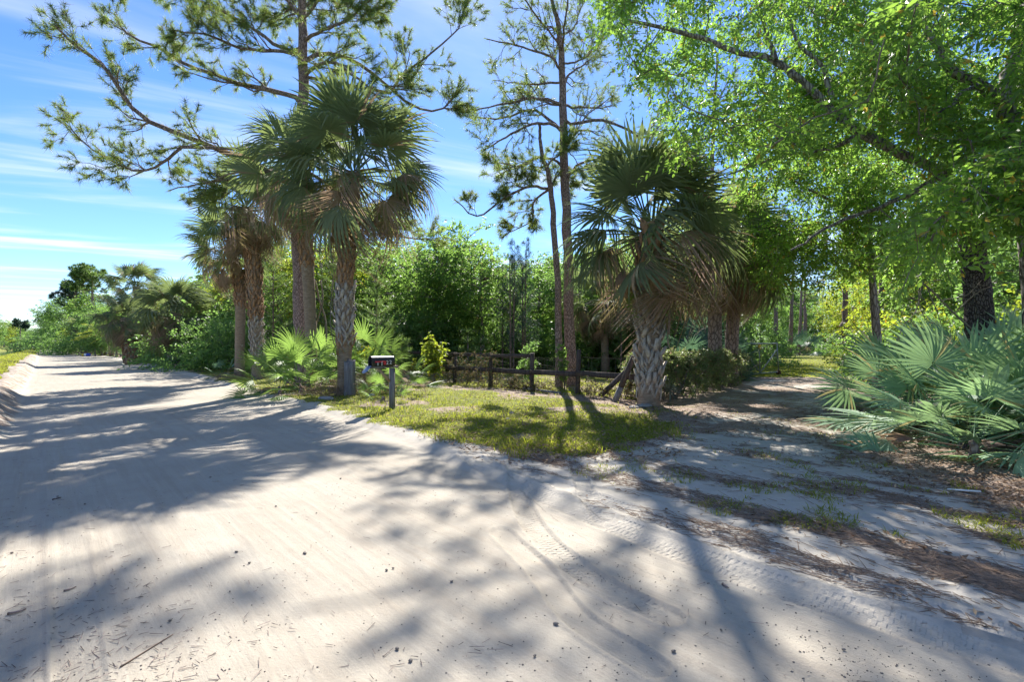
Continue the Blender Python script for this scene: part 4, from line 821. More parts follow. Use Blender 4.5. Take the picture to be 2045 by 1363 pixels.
for i, (x, Z, sz, kd, wd) in enumerate(SHR):
    rg = rs(380 + i); o = copy_tree(BV[kd], atZ(x, Z), rg.uniform(0, 6.28), (sz * wd / 1.5, sz * wd / 1.5, sz * 1.15), f'{BN[kd]} shrub {spot2(x)}'); o['group'] = f'{BN[kd]} shrubs {spot2(x)}'
# far trees along both sides of the road
FAR = [(150, 105, 12, 'c'), (188, 92, 11.5, 'b'), (128, 120, 12.5, 'c'), (165, 85, 7, 'a'), (112, 150, 11, 'c'), (205, 80, 8, 'c'), (190, 70, 4.5, 'c'), (140, 95, 5, 'y'), (122, 130, 6, 'a'), (105, 190, 10, 'c'), (232, 62, 6, 'a'), (250, 56, 6.5, 'b'), (300, 48, 6.5, 'a'), (340, 46, 6.8, 'y'), (385, 44, 6.4, 'b'),
       (30, 230, 12, 'c'), (52, 300, 13, 'c'), (8, 200, 11, 'y'), (-20, 170, 11, 'c'), (-70, 160, 12, 'a'), (70, 420, 13, 'c'), (85, 520, 14, 'c'), (97, 320, 12, 'c'), (60, 480, 16, 'c'), (45, 380, 12, 'c'), (-120, 150, 11, 'c'), (115, 240, 12, 'c'), (100, 260, 13, 'c'), (20, 260, 12, 'c'), (175, 76, 3.2, 'c'), (160, 84, 3.4, 'c'), (150, 100, 4, 'c'), (135, 112, 4.4, 'a'), (125, 140, 5, 'c'), (205, 70, 3, 'a'), (232, 60, 3.2, 'c'), (268, 50, 3.2, 'c'), (222, 74, 7.5, 'c'), (112, 180, 6, 'a')]
spot3 = lambda x: 'across the canal on the left' if x < 62 else 'far down the road by its vanishing point' if x < 115 else 'on the right of the road in the distance' if x < 240 else 'behind the squat roadside palm'
for i, (x, Z, h, kd) in enumerate(FAR):
    rg = rs(430 + i); s_ = h / 8; o = copy_tree(TV[kd], atZ(x, Z), rg.uniform(0, 6.28), (s_ * 1.2, s_ * 1.2, s_), f'{KN[kd]} distant tree {spot3(x)}'); o['group'] = f'{KN[kd]} distant trees {spot3(x)}'
for v in list(TV.values()) + list(BV.values()): drop_proto(v)
rg = rs(470); nC = 1500; px_ = rg.uniform(-500, 150, nC); Zf = rg.uniform(480, 640, nC)
C = np.stack([(px_ - CX) / F * Zf, Zf, rg.uniform(0, 1, nC) * (9 + 10 * fbm(px_ * .03, px_ * 0 + 2, 3))], 1); mb = MB(); sprays(mb, None, C, 5.0, rg, 4, 7, 1.8, 1.0, False, .2)
tag(ob('distant_wood', mb.mesh('distant_wood', 'dark_leaf')), 'low dark wood on the horizon at the end of the road', 'wood', kind='stuff')
# umbrella-topped pines far left
for i, (x, Z, h, lb) in enumerate(((182, 82, 13.5, 'flat-topped distant pine above the far roadside trees'), (150, 96, 12.5, 'dark distant pine leaning over the road'), (40, 190, 11.5, 'flat-topped pine across the canal'))):
    b = atZ(x, Z); pine(lb, b, [b + [0, 0, -.2], b + [.2, 0, h * .5], b + [-.1, .2, h * .8], b + [0, 0, h]], .22, .06, [], 460 + i, 30, .5, extra=18, sub=6, slen=1.8, crown_from=.6, needle_w=.06, levels=2, needle='young_needle' if i == 0 else 'blue_needle')
# the wood beyond, read as one mass
rg = rs(480); mb = MB(); nC = 4600
px_ = rg.uniform(380, 2500, nC); lawn_gap = (px_ > 1480) & (px_ < 1740)
Zf = np.where(lawn_gap, rg.uniform(122, 138, nC), rg.uniform(50, 60, nC)); tall = np.where(lawn_gap, 17, 8.5)
C = np.stack([(px_ - CX) / F * Zf, Zf, rg.uniform(0, 1, nC) ** .8 * tall * (.7 + .6 * fbm(px_ * .012, px_ * 0, 3))], 1)
sprays(mb, None, C, 1.6, rg, 4, 7, .5, .3, False, .2); tag(ob('far_wood', mb.mesh('far_wood', 'dark_leaf')), 'dark wood closing the view behind lawn and fence', 'wood', kind='stuff')

# the big laurel-leaved tree leaning in from the right
def leafy_tree(name, label, base, trunk, r0, r1, limbs, clusters, crad, seed, leafm, barkm, twigs, K, ll, lw, extra_twigs=True):
    rg = rs(seed); base = np.asarray(base, float); root = thing(name, label, 'tree', base)
    P = spline(np.asarray(trunk) - base, 30); mb = MB(); mb.tube(P, np.interp(np.linspace(0, 1, 30), [0, .08, 1], [r0 * 1.3, r0, r1]), 14, True, .07, rg); ob('trunk', mb.mesh('trunk', barkm, True), root)
    nodes = [P[12:]]
    for L3, r in limbs:
        q = wobble(spline(np.asarray(L3) - base, 18), .08, rg); m2 = MB(); m2.tube(q, np.linspace(r, r * .3, 18), 9, False, .08, rg); ob('limb', m2.mesh('limb', 'oak_bark', True), root); nodes.append(q)
    nodes = np.vstack(nodes); C = np.asarray(clusters) - base; m3 = MB(); m4 = MB()
    order = np.argsort([np.min(np.linalg.norm(nodes - c, axis=1)) for c in C]); have = nodes.copy()
    for ci in order:
        c = C[ci]; dd = np.linalg.norm(have - c, axis=1); a = have[np.argmin(dd)]; L = np.linalg.norm(c - a)
        q = wobble(spline([a, (a + c) / 2 + rg.normal(size=3) * .1 * L, c], 6), .06 * L, rg)
        m3.tube(q, np.linspace(.014, .006, 6), 4, False); have = np.vstack([have, q[2:]])
    out = nrm(rg.normal(size=C.shape)); sprays(m4, m3, C, crad, rg, twigs, K, ll, lw, True, .22, None, .6)
    ob('branches', m3.mesh('branches', 'twig_bark'), root); ob('crown', m4.mesh('crown', leafm), root)
    return root
def in_poly(px, py, poly):
    ins = np.zeros(px.shape, bool); n = len(poly)
    for i in range(n):
        (x1, y1), (x2, y2) = poly[i], poly[(i + 1) % n]; c = (y1 > py) != (y2 > py)
        ins ^= c & (px < x1 + (py - y1) / ((y2 - y1) or 1e-9) * (x2 - x1))
    return ins
CANOPY = [(1185, -70), (1195, 30), (1225, 110), (1275, 170), (1330, 190), (1345, 290), (1400, 320), (1450, 395), (1530, 430), (1500, 470), (1540, 530), (1640, 545), (1760, 530), (1850, 500), (1900, 450), (2050, 430), (2350, 450), (2350, -70)]
GAPS = [(1480, 140, 42), (1555, 405, 45), (1620, 410, 30), (1530, 55, 25), (1300, 20, 30), (1950, 95, 50), (1910, 30, 35), (1400, 40, 25), (1290, 60, 25), (1690, 140, 22), (1600, 60, 20), (1420, 180, 30), (1370, 250, 20), (1750, 40, 24)]
rg = rs(500); n = 2350; cx_ = rg.uniform(1185, 2350, n); cy_ = rg.uniform(-150, 590, n); ok = in_poly(cx_, cy_, CANOPY)
for gx, gy, gr in GAPS: ok &= ~(((cx_ - gx) ** 2 + (cy_ - gy) ** 2 < gr * gr) & (rg.random(n) < .92))
ok &= rg.random(n) < np.where(cx_ < 1500, .62, np.where(cy_ < 130, .7, np.where(cx_ > 1850, .75, .95)))
ok &= (cy_ > -15) | (cx_ < 1350)
cx_, cy_ = cx_[ok], cy_[ok]; fx = np.clip((cx_ - 1200) / 850, 0, 1.2)
zz = 12.0 - 4.2 * fx + rg.normal(size=len(cx_)) * 1.5 - 1.6 * (cy_ > 330) * fx; zz = np.clip(zz, 5.2, 15)
LIMBS_PX = [[(1880, 350), (1816, 317), (1684, 246), (1596, 163), (1543, 123), (1464, 110), (1398, 84), (1332, 62)], [(2005, 207), (1983, 185), (1922, 154), (1887, 123), (1860, 79)], [(2005, 215), (2019, 154), (2036, 101)], [(1664, 200), (1640, 130), (1596, 88)]]
dl_ = np.full(len(cx_), 1e9)
for L_ in LIMBS_PX:
    q_ = spline(np.array([[a, b_, 0] for a, b_ in L_]), 80)
    dl_ = np.minimum(dl_, np.min(np.hypot(cx_[:, None] - q_[None, :, 0], cy_[:, None] - q_[None, :, 1]), 1))
zz = np.where((dl_ < 50) & (zz < 11.2), 11.2 + rg.random(len(zz)), zz)
CL = np.stack([PT(a, b_, c) for a, b_, c in zip(cx_, cy_, zz)])
low = (cy_ > 300) & (cx_ < 1830)
isB = ((cx_ > 1780) & (cy_ < 330) | (cx_ > 1900)) & ~low
Zt = 9.6; bt = atZ(1957, Zt)
leafy_tree('laurel_tree', 'leaning tree with black white-speckled trunk rising from the silver palmettos', bt, [bt + [0, 0, -.2], PT(1962, 760, Zt), PT(1957, 660, Zt), PT(1950, 560, Zt), PT(1940, 480, Zt - .2), PT(1935, 400, Zt - .2)], .25, .17,
           [limb_px([(1936, 410), (1880, 350), (1816, 317), (1684, 246), (1596, 163), (1543, 123), (1464, 110), (1398, 84), (1332, 62), (1250, 40)], Zt - .2, 1.8, .11), limb_px([(1548, 119), (1526, 66), (1508, 0), (1490, -80)], Zt + .6, .6, .05), limb_px([(1664, 200), (1640, 130), (1596, 88), (1560, 13), (1530, -60)], Zt + .3, 1.0, .05),
            limb_px([(1720, 270), (1640, 300), (1540, 320), (1450, 350)], Zt, 1.2, .05), limb_px([(1880, 350), (1780, 400), (1660, 450), (1580, 500)], Zt - .4, -.6, .05)],
           CL[~isB & ~low], .62, 501, 'laurel_leaf', 'dark_bark', 12, 11, .115, .044)
b3 = atZ(2075, 8.8)
leafy_tree('laurel_tree', 'pale-limbed tree forking at the upper right edge, trunk out of frame', b3, [b3 + [0, 0, -.2], PT(2070, 600, 8.8), PT(2050, 400, 8.8), PT(2020, 270, 8.7), PT(2005, 207, 8.6)], .2, .14,
           [limb_px([(2005, 207), (1983, 185), (1922, 154), (1887, 123), (1860, 79), (1825, 13), (1800, -60)], 8.6, -.4, .10), limb_px([(2005, 215), (2019, 154), (2036, 101), (2040, 20), (2030, -80)], 8.6, .5, .11), limb_px([(1960, 170), (1900, 210), (1840, 260)], 8.5, -.8, .04)],
           CL[isB], .60, 502, 'laurel_leaf', 'oak_bark', 12, 11, .12, .046)
LOWC = [(1470, 320), (1560, 300), (1700, 300), (1830, 330), (1860, 450), (1840, 540), (1760, 560), (1640, 575), (1530, 560), (1490, 480), (1540, 440), (1460, 400)]
rg = rs(507); n = 640; ax_ = rg.uniform(1440, 1870, n); ay_ = rg.uniform(295, 580, n); ok = in_poly(ax_, ay_, LOWC)
for gx, gy, gr in ((1555, 405, 38), (1620, 415, 26), (1500, 350, 20)): ok &= (ax_ - gx) ** 2 + (ay_ - gy) ** 2 > gr * gr
LC = np.stack([PT(a, b_, c) for a, b_, c in zip(ax_[ok], ay_[ok], rg.uniform(13.2, 16.5, ok.sum()))])
b4 = atZ(1752, 14.6)
leafy_tree('laurel_tree', 'leafy tree behind the silver palmettos overhanging the driveway', b4, [b4 + [0, 0, -.2], PT(1752, 690, 14.6), PT(1745, 600, 14.6), PT(1738, 500, 14.6), PT(1728, 400, 14.6)], .13, .06,
           [limb_px([(1742, 560), (1690, 500), (1620, 470), (1540, 470)], 14.6, .8, .05), limb_px([(1738, 500), (1680, 420), (1600, 370), (1520, 330)], 14.6, -.8, .05), limb_px([(1740, 520), (1790, 450), (1840, 400)], 14.6, .5, .04)], LC, .62, 508, 'laurel_leaf', 'oak_bark', 9, 9, .13, .052)
# bare twiggy branch hanging before the yellow bushes
mb = MB(); rg = rs(505); tips = []
q = spline([PT(1985, 690, 8.3), PT(1920, 640, 8.1), PT(1860, 580, 8.0), PT(1835, 560, 8.0)], 12); mb.tube(q, np.linspace(.016, .01, 12), 6, True)
for pts in ([(1838, 562), (1835, 600), (1850, 640), (1890, 655)], [(1842, 565), (1830, 620), (1805, 650), (1790, 690)], [(1850, 572), (1870, 620), (1880, 650)], [(1905, 628), (1960, 580), (2040, 560)], [(1880, 600), (1930, 590), (1960, 560)]):
    p2 = spline([PT(a, b_, 8.0 + rg.normal() * .1) for a, b_ in pts], 9); mb.tube(p2, np.linspace(.009, .004, 9), 5, False); side_branches(mb, p2, .006, rg, 1, .35, 4, tips, .3, -.2)
tag(ob('bare_branch', mb.mesh('bare_branch', 'twig_bark', True)), 'bare drooping twigs in front of the black speckled trunk', 'branch')

# feathery casuarinas behind the fence, in the gap left of the pines
for i, (x, Z, h, lb) in enumerate(((1022, 26, 6.6, 'tall feathery blue-green casuarina left of the two pines'), (1044, 27, 6.9, 'feathery casuarina nearest the two pines'), (1003, 28, 5.6, 'shorter feathery casuarina beside the leafy trees'))):
    rg = rs(520 + i); b = atZ(x, Z); root = thing('casuarina_tree', lb, 'tree', b); m2 = MB(); m3 = MB()
    for j in range(2):
        o_ = rg.normal(size=3) * [.25, .25, 0]; tp = spline([o_, o_ * 1.3 + [0, 0, h * .5], o_ * 2 + [0, 0, h * (1 - .12 * j)]], 12); mt = MB(); mt.tube(tp, np.linspace(.055, .01, 12), 7); ob('trunk', mt.mesh('trunk', 'pine_bark', True), root)
        tips = []
        for t in np.linspace(.15, 1, 34):
            p = np.array([np.interp(t, np.linspace(0, 1, 12), tp[:, c]) for c in range(3)]); a = rg.uniform(0, 6.28); L = .85 * (1.15 - t) + .12; d = np.array([math.cos(a), math.sin(a), .7]); qq = p + d * np.linspace(0, 1, 4)[:, None] * L; m2.tube(qq, np.linspace(.012, .004, 4), 3, False)
            for u in (.35, .6, .8, 1): tips.append((p + d * L * u, np.array([d[0] * .4, d[1] * .4, -.35])))
        tufts(m3, np.array([t[0] for t in tips]), np.array([t[1] for t in tips]), 16, .34, .012, rg, .5)
    ob('branches', m2.mesh('branches', 'limb_bark'), root); ob('needles', m3.mesh('needles', 'blue_needle'), root)

# clipped hedge from the stout palm back to the gate
rg = rs(530); hp = [np.array(G(1325, 808)[:2]), np.array(G(1400, 797)[:2]), np.array(G(1470, 776)[:2]), np.array(G(1492, 758)[:2])]
hroot_b = on_ground(np.array([*hp[0], 0])); hedge = thing('hedge', 'clipped rounded hedge between the stout palm and the gate', 'hedge', hroot_b)
path = spline(np.array([[*p, 0] for p in hp]), 60); C = []
for i in range(760):
    t = rg.uniform(0, 59); p = np.array([np.interp(t, np.arange(60), path[:, c]) for c in range(3)]); i0 = int(min(t, 58)); tg = nrm(path[i0 + 1] - path[i0]); nm = np.array([-tg[1], tg[0], 0])
    a = rg.uniform(-.35, math.pi + .35); wr = rg.uniform(.78, 1.05); ex = np.sign(math.cos(a)) * abs(math.cos(a)) ** .6; ez = np.sign(math.sin(a)) * abs(math.sin(a)) ** .6
    C.append(p + nm * (-.55 + .62 * ex * wr) * -1 + np.array([0, 0, .62 + .62 * ez * wr + .08 * (fbm(np.array([t * .2]), np.array([a]))[0] - .5)]))
C = np.array(C); C[:, 2] = np.maximum(C[:, 2], .08); m3 = MB(); m2 = MB(); sprays(m3, m2, C - hroot_b, .2, rg, 12, 9, .062, .034, False, .1, None, .8)
for i in range(26):
    p = path[int(rg.integers(60))] - hroot_b; m2.tube([p, p + rg.normal(size=3) * [.2, .2, 0] + [0, 0, .45], p + rg.normal(size=3) * [.35, .35, 0] + [0, 0, .9]], [.02, .014, .006], 5, False)
ob('stems', m2.mesh('stems', 'twig_bark'), hedge); ob('foliage', m3.mesh('foliage', 'hedge_leaf'), hedge)

# saplings and vines at the fence
def leafy(name, label, cat, base, h, cr, nc, leafm, seed, ll, lw, group=None, tw=6, K=8):
    rg = rs(seed); root = thing(name, label, cat, base, group); C = []; m2 = MB(); m3 = MB()
    for j in range(max(2, nc // 6)):
        tip = np.array([rg.normal() * cr * .6, rg.normal() * cr * .6, h * rg.uniform(.7, 1.05)]); q = wobble(spline([tip * [.08, .08, 0], tip * [.4, .4, .5], tip], 7), .05, rg); m2.tube(q, np.linspace(.016, .004, 7), 5, False)
        for t in rg.uniform(.3, 1, 6): C.append(np.array([np.interp(t, np.linspace(0, 1, 7), q[:, c]) for c in range(3)]))
    sprays(m3, m2, np.array(C), cr * .55, rg, tw, K, ll, lw, False, .2); ob('stems', m2.mesh('stems', 'twig_bark'), root); ob('foliage', m3.mesh('foliage', leafm), root)
leafy('sapling', 'yellow-green sapling rising above the top fence rail', 'sapling', atZ(868, 18.8), 1.9, .45, 36, 'yellow_leaf', 540, .13, .06)
leafy('sapling', 'small yellow-green sapling low at the left fence bay', 'sapling', atZ(836, 20.6), .7, .3, 14, 'yellow_leaf', 541, .11, .05)
leafy('sapling', 'leafy sapling just behind the fence left of the pines', 'sapling', atZ(1062, 17.2), 1.7, .4, 24, 'dark_leaf', 542, .10, .045)
leafy('sapling', 'small leafy plant between the two pine trunks', 'sapling', atZ(1128, 16.4), 1.55, .3, 18, 'wood_leaf', 543, .10, .05)
leafy('sapling', 'low yellow-green bush behind the small young pine', 'sapling', atZ(730, 18.8), 1.5, .4, 20, 'yellow_leaf', 544, .1, .05)
def fence_vine(label, s0, s1, hmax, n, seed, leafm='dry_leaf', dd=11.1):
    rg = rs(seed); x, y = from_sd((s0 + s1) / 2, dd); b = on_ground(np.array([x, y, 0.0])); root = thing('vine', label, 'vine', b); m2 = MB(); m3 = MB(); C = []
    for i in range(n):
        s_ = np.clip(rg.normal((s0 + s1) / 2, (s1 - s0) / 3.4), s0, s1); xx, yy = from_sd(s_, dd + rg.normal() * .12); top = hmax * rg.uniform(.3, 1.08); q = wobble(spline([(xx, yy, 0), (xx + rg.normal() * .15, yy + rg.normal() * .1, top * .6), (xx + rg.normal() * .3, yy + rg.normal() * .15, top)], 7), .07, rg) - [b[0], b[1], 0]
        m2.tube(q, np.linspace(.008, .003, 7), 4, False); C += [q[k_] for k_ in (2, 4, 5, 6)]
    sprays(m3, m2, np.array(C), .17, rg, 5, 6, .055, .026, False, .3, None, .9, None, .002); ob('stems', m2.mesh('stems', 'twig_bark'), root); ob('foliage', m3.mesh('foliage', leafm), root)
fence_vine('dry tangled vine draped over the fence near the middle posts', 12.9, 15.8, 1.1, 34, 550)
fence_vine('thin yellowish vine on the left fence bays', 15.6, 19.6, .8, 14, 551, 'yellow_leaf')
fence_vine('low weeds at the foot of the fence left of the pines', 9.6, 13.2, .35, 30, 552)
fence_vine('sparse twiggy weeds under the rail right of the pines', 7.4, 9.4, .5, 16, 553)

# ------------------------------------------------------------------ fence, mailbox, stump, gate
def grid_at(x, y, arr):
    """bilinear look-up in the terrain grid"""
    r = np.hypot(x, y); a = np.arctan2(x, y); i = np.clip(np.interp(r, rr, np.arange(len(rr))), 0, len(rr) - 1.001); j = np.clip(np.interp(a, th, np.arange(len(th))), 0, len(th) - 1.001)
    i0, j0 = i.astype(int), j.astype(int); fi, fj = i - i0, j - j0
    return (arr[i0, j0] * (1 - fi) + arr[i0 + 1, j0] * fi) * (1 - fj) + (arr[i0, j0 + 1] * (1 - fi) + arr[i0 + 1, j0 + 1] * fi) * fj
FD = 11.2; fs = [7.1, 9.5, 11.4, 13.3, 15.4, 17.6, 20.2]
fb = on_ground(np.array([*from_sd(fs[1], FD), 0])); fence = thing('rail_fence', 'dark weathered two-rail wooden fence with sagging wire behind the lawn', 'fence', fb); rg = rs(600)
tops = []
for i, s_ in enumerate(fs):
    p = on_ground(np.array([*from_sd(s_, FD + rg.normal() * .04), 0])) - fb; h = [1.0, 1.28, 1.16, 1.15, 1.15, 1.15, 1.32][i]; mb = MB()
    q = np.array([p + [0, 0, -.2], p + [rg.normal() * .015, 0, h * .5], p + [rg.normal() * .03, rg.normal() * .03, h]]); mb.tube(q, [.075, .07, .066], 9, True, .06, rg); ob('post', mb.mesh('post', 'fence_wood', True), fence); tops.append(p)
fn = np.array([-CA, -SA, 0]) * .08                                               # rails on the road side of the posts
for i in range(len(fs) - 1):
    a, c = tops[i], tops[i + 1]
    for k_, hz in (('low', .58), ('top', 1.07)):
        if k_ == 'top' and i < 2: continue
        mb = MB(); j = rg.normal(size=2) * .015; ov = nrm(c - a) * .002
        mb.beam(a + fn + [0, 0, hz + j[0]] + ov, c + fn + [0, 0, hz + j[1]] - ov, .045, .15 if k_ == 'low' else .12, mat=0); ob('rail', mb.mesh('rail', 'fence_wood'), fence)
# sagging stock wire in the right-hand bays
mb = MB()
for i, (lo, hi) in enumerate(((0, 3), (1, 9), (2, 8), (3, 6), (4, 6))):
    a, c = tops[i] - fn * .9, tops[i + 1] - fn * .9; nv = 16; L = np.linspace(0, 1, nv)
    for kz in np.linspace(.12, 1.05, hi):
        q = a + (c - a) * L[:, None]; q[:, 2] += kz + rg.normal() * .02 - .06 * np.sin(L * math.pi) * rg.random() + rg.normal(size=nv) * .012; mb.tube(q, .0035, 3, False)
    for t in np.linspace(.06, .94, 14): mb.tube([a + (c - a) * t + [0, 0, .1], a + (c - a) * (t + rg.normal() * .01) + [0, 0, 1.03]], .003, 3, False)
tag(ob('stock_wire', mb.mesh('stock_wire', 'wire'), fence), kind='stuff')
mb = MB(); mb.beam(PT(1193, 797, 14.0), PT(1258, 735, 12.9), .05, .13); o = ob('brace', mb.mesh('brace', 'fence_wood'), fence); o.matrix_parent_inverse = Matrix.Translation(-Vector(fb))
lp = PT(1227, 814, 12.7); lp[2] = zg(lp[0], lp[1]) - .02; tp_ = PT(1266, 712, 12.45); root = thing('leaning_post', 'round post with a pale foot leaning against the stout palm', 'post', lp)
mb = MB(); v = tp_ - lp; mb.tube([np.zeros(3), v * .15, v * .34], [.075, .074, .072], 10, True, .04, rg); ob('foot', mb.mesh('foot', 'grey_wood', True), root)
mb = MB(); mb.tube([v * .345, v * .7, v], [.071, .068, .064], 10, True, .04, rg); ob('shaft', mb.mesh('shaft', 'fence_wood', True), root)
mb = MB(); q = spline([PT(1278, 762, 12.4), PT(1262, 765, 12.2), PT(1257, 750, 12.2), PT(1263, 743, 12.2), PT(1272, 748, 12.3), PT(1276, 735, 12.4), PT(1262, 700, 12.4)], 30); mb.tube(q, .006, 5, True); tag(ob('loose_wire', mb.mesh('loose_wire', 'wire')), 'loose curl of pale wire beside the stout palm', 'wire')
a_, c_ = GZ(1046, 786), GZ(1120, 796); mb = MB(); mb.tube([a_ + [0, 0, .06], (a_ + c_) / 2 + [0, 0, .05], c_ + [0, 0, .05]], [.045, .04, .035], 8, True, .06, rg); tag(ob('fallen_pole', mb.mesh('fallen_pole', 'grey_wood', True)), 'pale pole lying on the ground along the fence', 'pole')

# mailbox on its post
MBASE = GZ(783, 822); mail = thing('mailbox', 'black arched mailbox with red flag and open door on a grey post', 'mailbox', MBASE)
f_ = np.array([-CA, -SA, 0]); n_ = np.array([SA, -CA, 0]); up_ = np.array([0, 0, 1.0])
mb = MB(); Pp = [np.array([0, 0, z]) for z in (-.2, .3, .62, .93)]; 
mb.box((0, 0, .36), (.10, .10, 1.12), np.stack([f_, n_, up_], 1)); o = ob('post', mb.mesh('post', 'grey_wood'), mail)
mb = MB(); mb.beam(f_ * -.12 + up_ * .95, f_ * .56 + up_ * .95, .10, .045); ob('arm', mb.mesh('arm', 'grey_wood'), mail)
mb = MB(); mb.beam(f_ * .07 + up_ * .62, f_ * .34 + up_ * .925, .05, .05); ob('brace', mb.mesh('brace', 'tan_wood'), mail)
wd, hb, Lb, z0 = .19, .125, .56, .975
arc = [(-wd / 2, 0)] + [(-wd / 2, hb)] + [(-math.cos(t) * wd / 2, hb + math.sin(t) * wd / 2) for t in np.linspace(0, math.pi, 13)[1:-1]] + [(wd / 2, hb), (wd / 2, 0)]
x0, x1 = -.02, -.02 + Lb
mb = MB(); na = len(arc); V = []
for xx in (x0, x0 + .02, x1 - .02, x1):
    g_ = 1.03 if xx in (x1, x1 - .02) and xx == x1 else 1.0
    V += [f_ * xx + n_ * y_ * g_ + up_ * (z0 + z_ * g_) for y_, z_ in arc]
q = [[i * na + j, i * na + (j + 1) % na, (i + 1) * na + (j + 1) % na, (i + 1) * na + j] for i in range(3) for j in range(na)]
V.append(f_ * x0 + up_ * (z0 + .1)); V.append(f_ * x1 + up_ * (z0 + .1)); tr = [[4 * na, (j + 1) % na, j] for j in range(na)]
iV = [f_ * (x1 + .001) + n_ * y_ * .93 + up_ * (z0 + .007 + z_ * .95) for y_, z_ in arc] + [f_ * (x1 - .45) + n_ * y_ * .93 + up_ * (z0 + .007 + z_ * .95) for y_, z_ in arc]
mb.add(V, q, tr); o_ = len(V); mb.add(iV, [[j, (j + 1) % na, na + (j + 1) % na, na + j] for j in range(na)], None)
mb.add([V[3 * na + j] for j in range(na)] + iV[:na], [[j, (j + 1) % na, na + (j + 1) % na, na + j] for j in range(na)])
box = ob('box', mb.mesh('box', 'black_paint'), mail)
dd = nrm(f_ * .62 - up_ * .78); mb = MB(); dn = np.cross(dd, n_); V = []
for th_ in (0, .012): V += [f_ * (x1 + .015) + up_ * (z0 + .005) + dd * z_ + n_ * y_ + dn * (th_ + .02 * (z_ / .22) ** 2) for y_, z_ in arc]
mb.add(V, [[j, (j + 1) % na, na + (j + 1) % na, na + j] for j in range(na)] + [[0, 1, na - 2, na - 1]] + [[1 + j, 2 + j, na - 3 - j, na - 2 - j] for j in range((na - 4) // 2 + 1)] + [[na + 0, na + 1, 2 * na - 2, 2 * na - 1]] + [[na + 1 + j, na + 2 + j, 2 * na - 3 - j, 2 * na - 2 - j] for j in range((na - 4) // 2 + 1)])
ob('door', mb.mesh('door', 'blue_grey_metal'), mail)
sf = n_ * (wd / 2)                                                                 # things on the box's near side
R3 = np.stack([-f_, up_, n_], 1)
mb = MB(); mb.box(f_ * .335 + sf + n_ * .004 + up_ * (z0 + .055), (.27, .085, .004), R3); ob('number_plate', mb.mesh('number_plate', 'black_decal'), mail)
mb = MB(); mb.box(f_ * .335 + sf + n_ * .014 + up_ * (z0 + .098), (.26, .032, .006), R3); mb.box(f_ * .235 + sf + n_ * .014 + up_ * (z0 + .055), (.06, .055, .0058), R3); mb.box(f_ * .46 + sf + n_ * .009 + up_ * (z0 + .095), (.03, .03, .014), R3)
ob('flag', mb.mesh('flag', 'red_plastic'), mail)
for ch, xx, zz_ in (('1', .405, .012), ('1', .315, .012), ('2', .175, .035), ('2', .095, .042)):
    cu_ = bpy.data.curves.new('digit', 'FONT'); cu_.body = ch; cu_.size = .13; cu_.extrude = .002; cu_.align_x = 'CENTER'; tmp = bpy.data.objects.new('digit_tmp', cu_); COL.objects.link(tmp)
    bpy.context.view_layer.update(); me = bpy.data.meshes.new_from_object(tmp.evaluated_get(bpy.context.evaluated_depsgraph_get())); bpy.data.objects.remove(tmp)
    me.materials.clear(); me.materials.append(MAT['white_decal']); o = ob('digit', me, mail)
    o.matrix_local = Matrix.LocRotScale(Vector(f_ * xx + sf + n_ * (.021 if xx < .33 and xx > .2 else .009) + up_ * (z0 + zz_)), Matrix(R3.tolist()).to_quaternion(), Vector((.9, .95, 1)))
# grey stump post
sb = GZ(697, 797); mb = MB(); rg = rs(610); k_ = 16; a = np.linspace(0, 2 * math.pi, k_, endpoint=False); fl = 1 + .16 * rg.normal(size=k_).clip(-1, 1); V = []
hs = [-.15, .05, .4, .75, 1.0]
for z in hs: V += [np.array([math.cos(t) * .155 * fl[i] * (1.08 if z < .1 else 1), math.sin(t) * .155 * fl[i], z if z < .9 else .93 + .14 * rg.random()]) for i, t in enumerate(a)]
V.append(np.array([0, 0, .9])); mb.add(V, [[i * k_ + j, i * k_ + (j + 1) % k_, (i + 1) * k_ + (j + 1) % k_, (i + 1) * k_ + j] for i in range(4) for j in range(k_)], [[4 * k_ + j, 4 * k_ + (j + 1) % k_, 5 * k_] for j in range(k_)])
o = ob('wood_stump', mb.mesh('wood_stump', 'grey_wood'), None, sb); tag(o, 'split grey weathered stump post in front of the tall palm', 'stump')
# brush pile between stump and mailbox
def brush(label, base, R, hgt, n, seed, matn='straw'):
    rg = rs(seed); mb = MB()
    for i in range(n):
        p = np.array([rg.normal() * R * .5, rg.normal() * R * .35, abs(rg.normal()) * hgt * .4]); d = nrm(rg.normal(size=3) * [1, 1, .5]); L = rg.uniform(.2, .6); mb.tube(wobble([p - d * L / 2, p, p + d * L / 2], .05, rg), [.006, .006, .003], 3, False, rnd=rg.random())
    tag(ob('brush_pile', mb.mesh('brush_pile', matn), None, base), label, 'brush', kind='stuff')
brush('tangle of dry brown brush between the stump and the mailbox', GZ(735, 792), 1.0, .75, 420, 611)
brush('dead twigs and litter at the foot of the tall palm', GZ(655, 795), 1.0, .4, 220, 612)
brush('dry twigs at the foot of the smooth-trunked palm', GZ(462, 760), .9, .35, 120, 613)
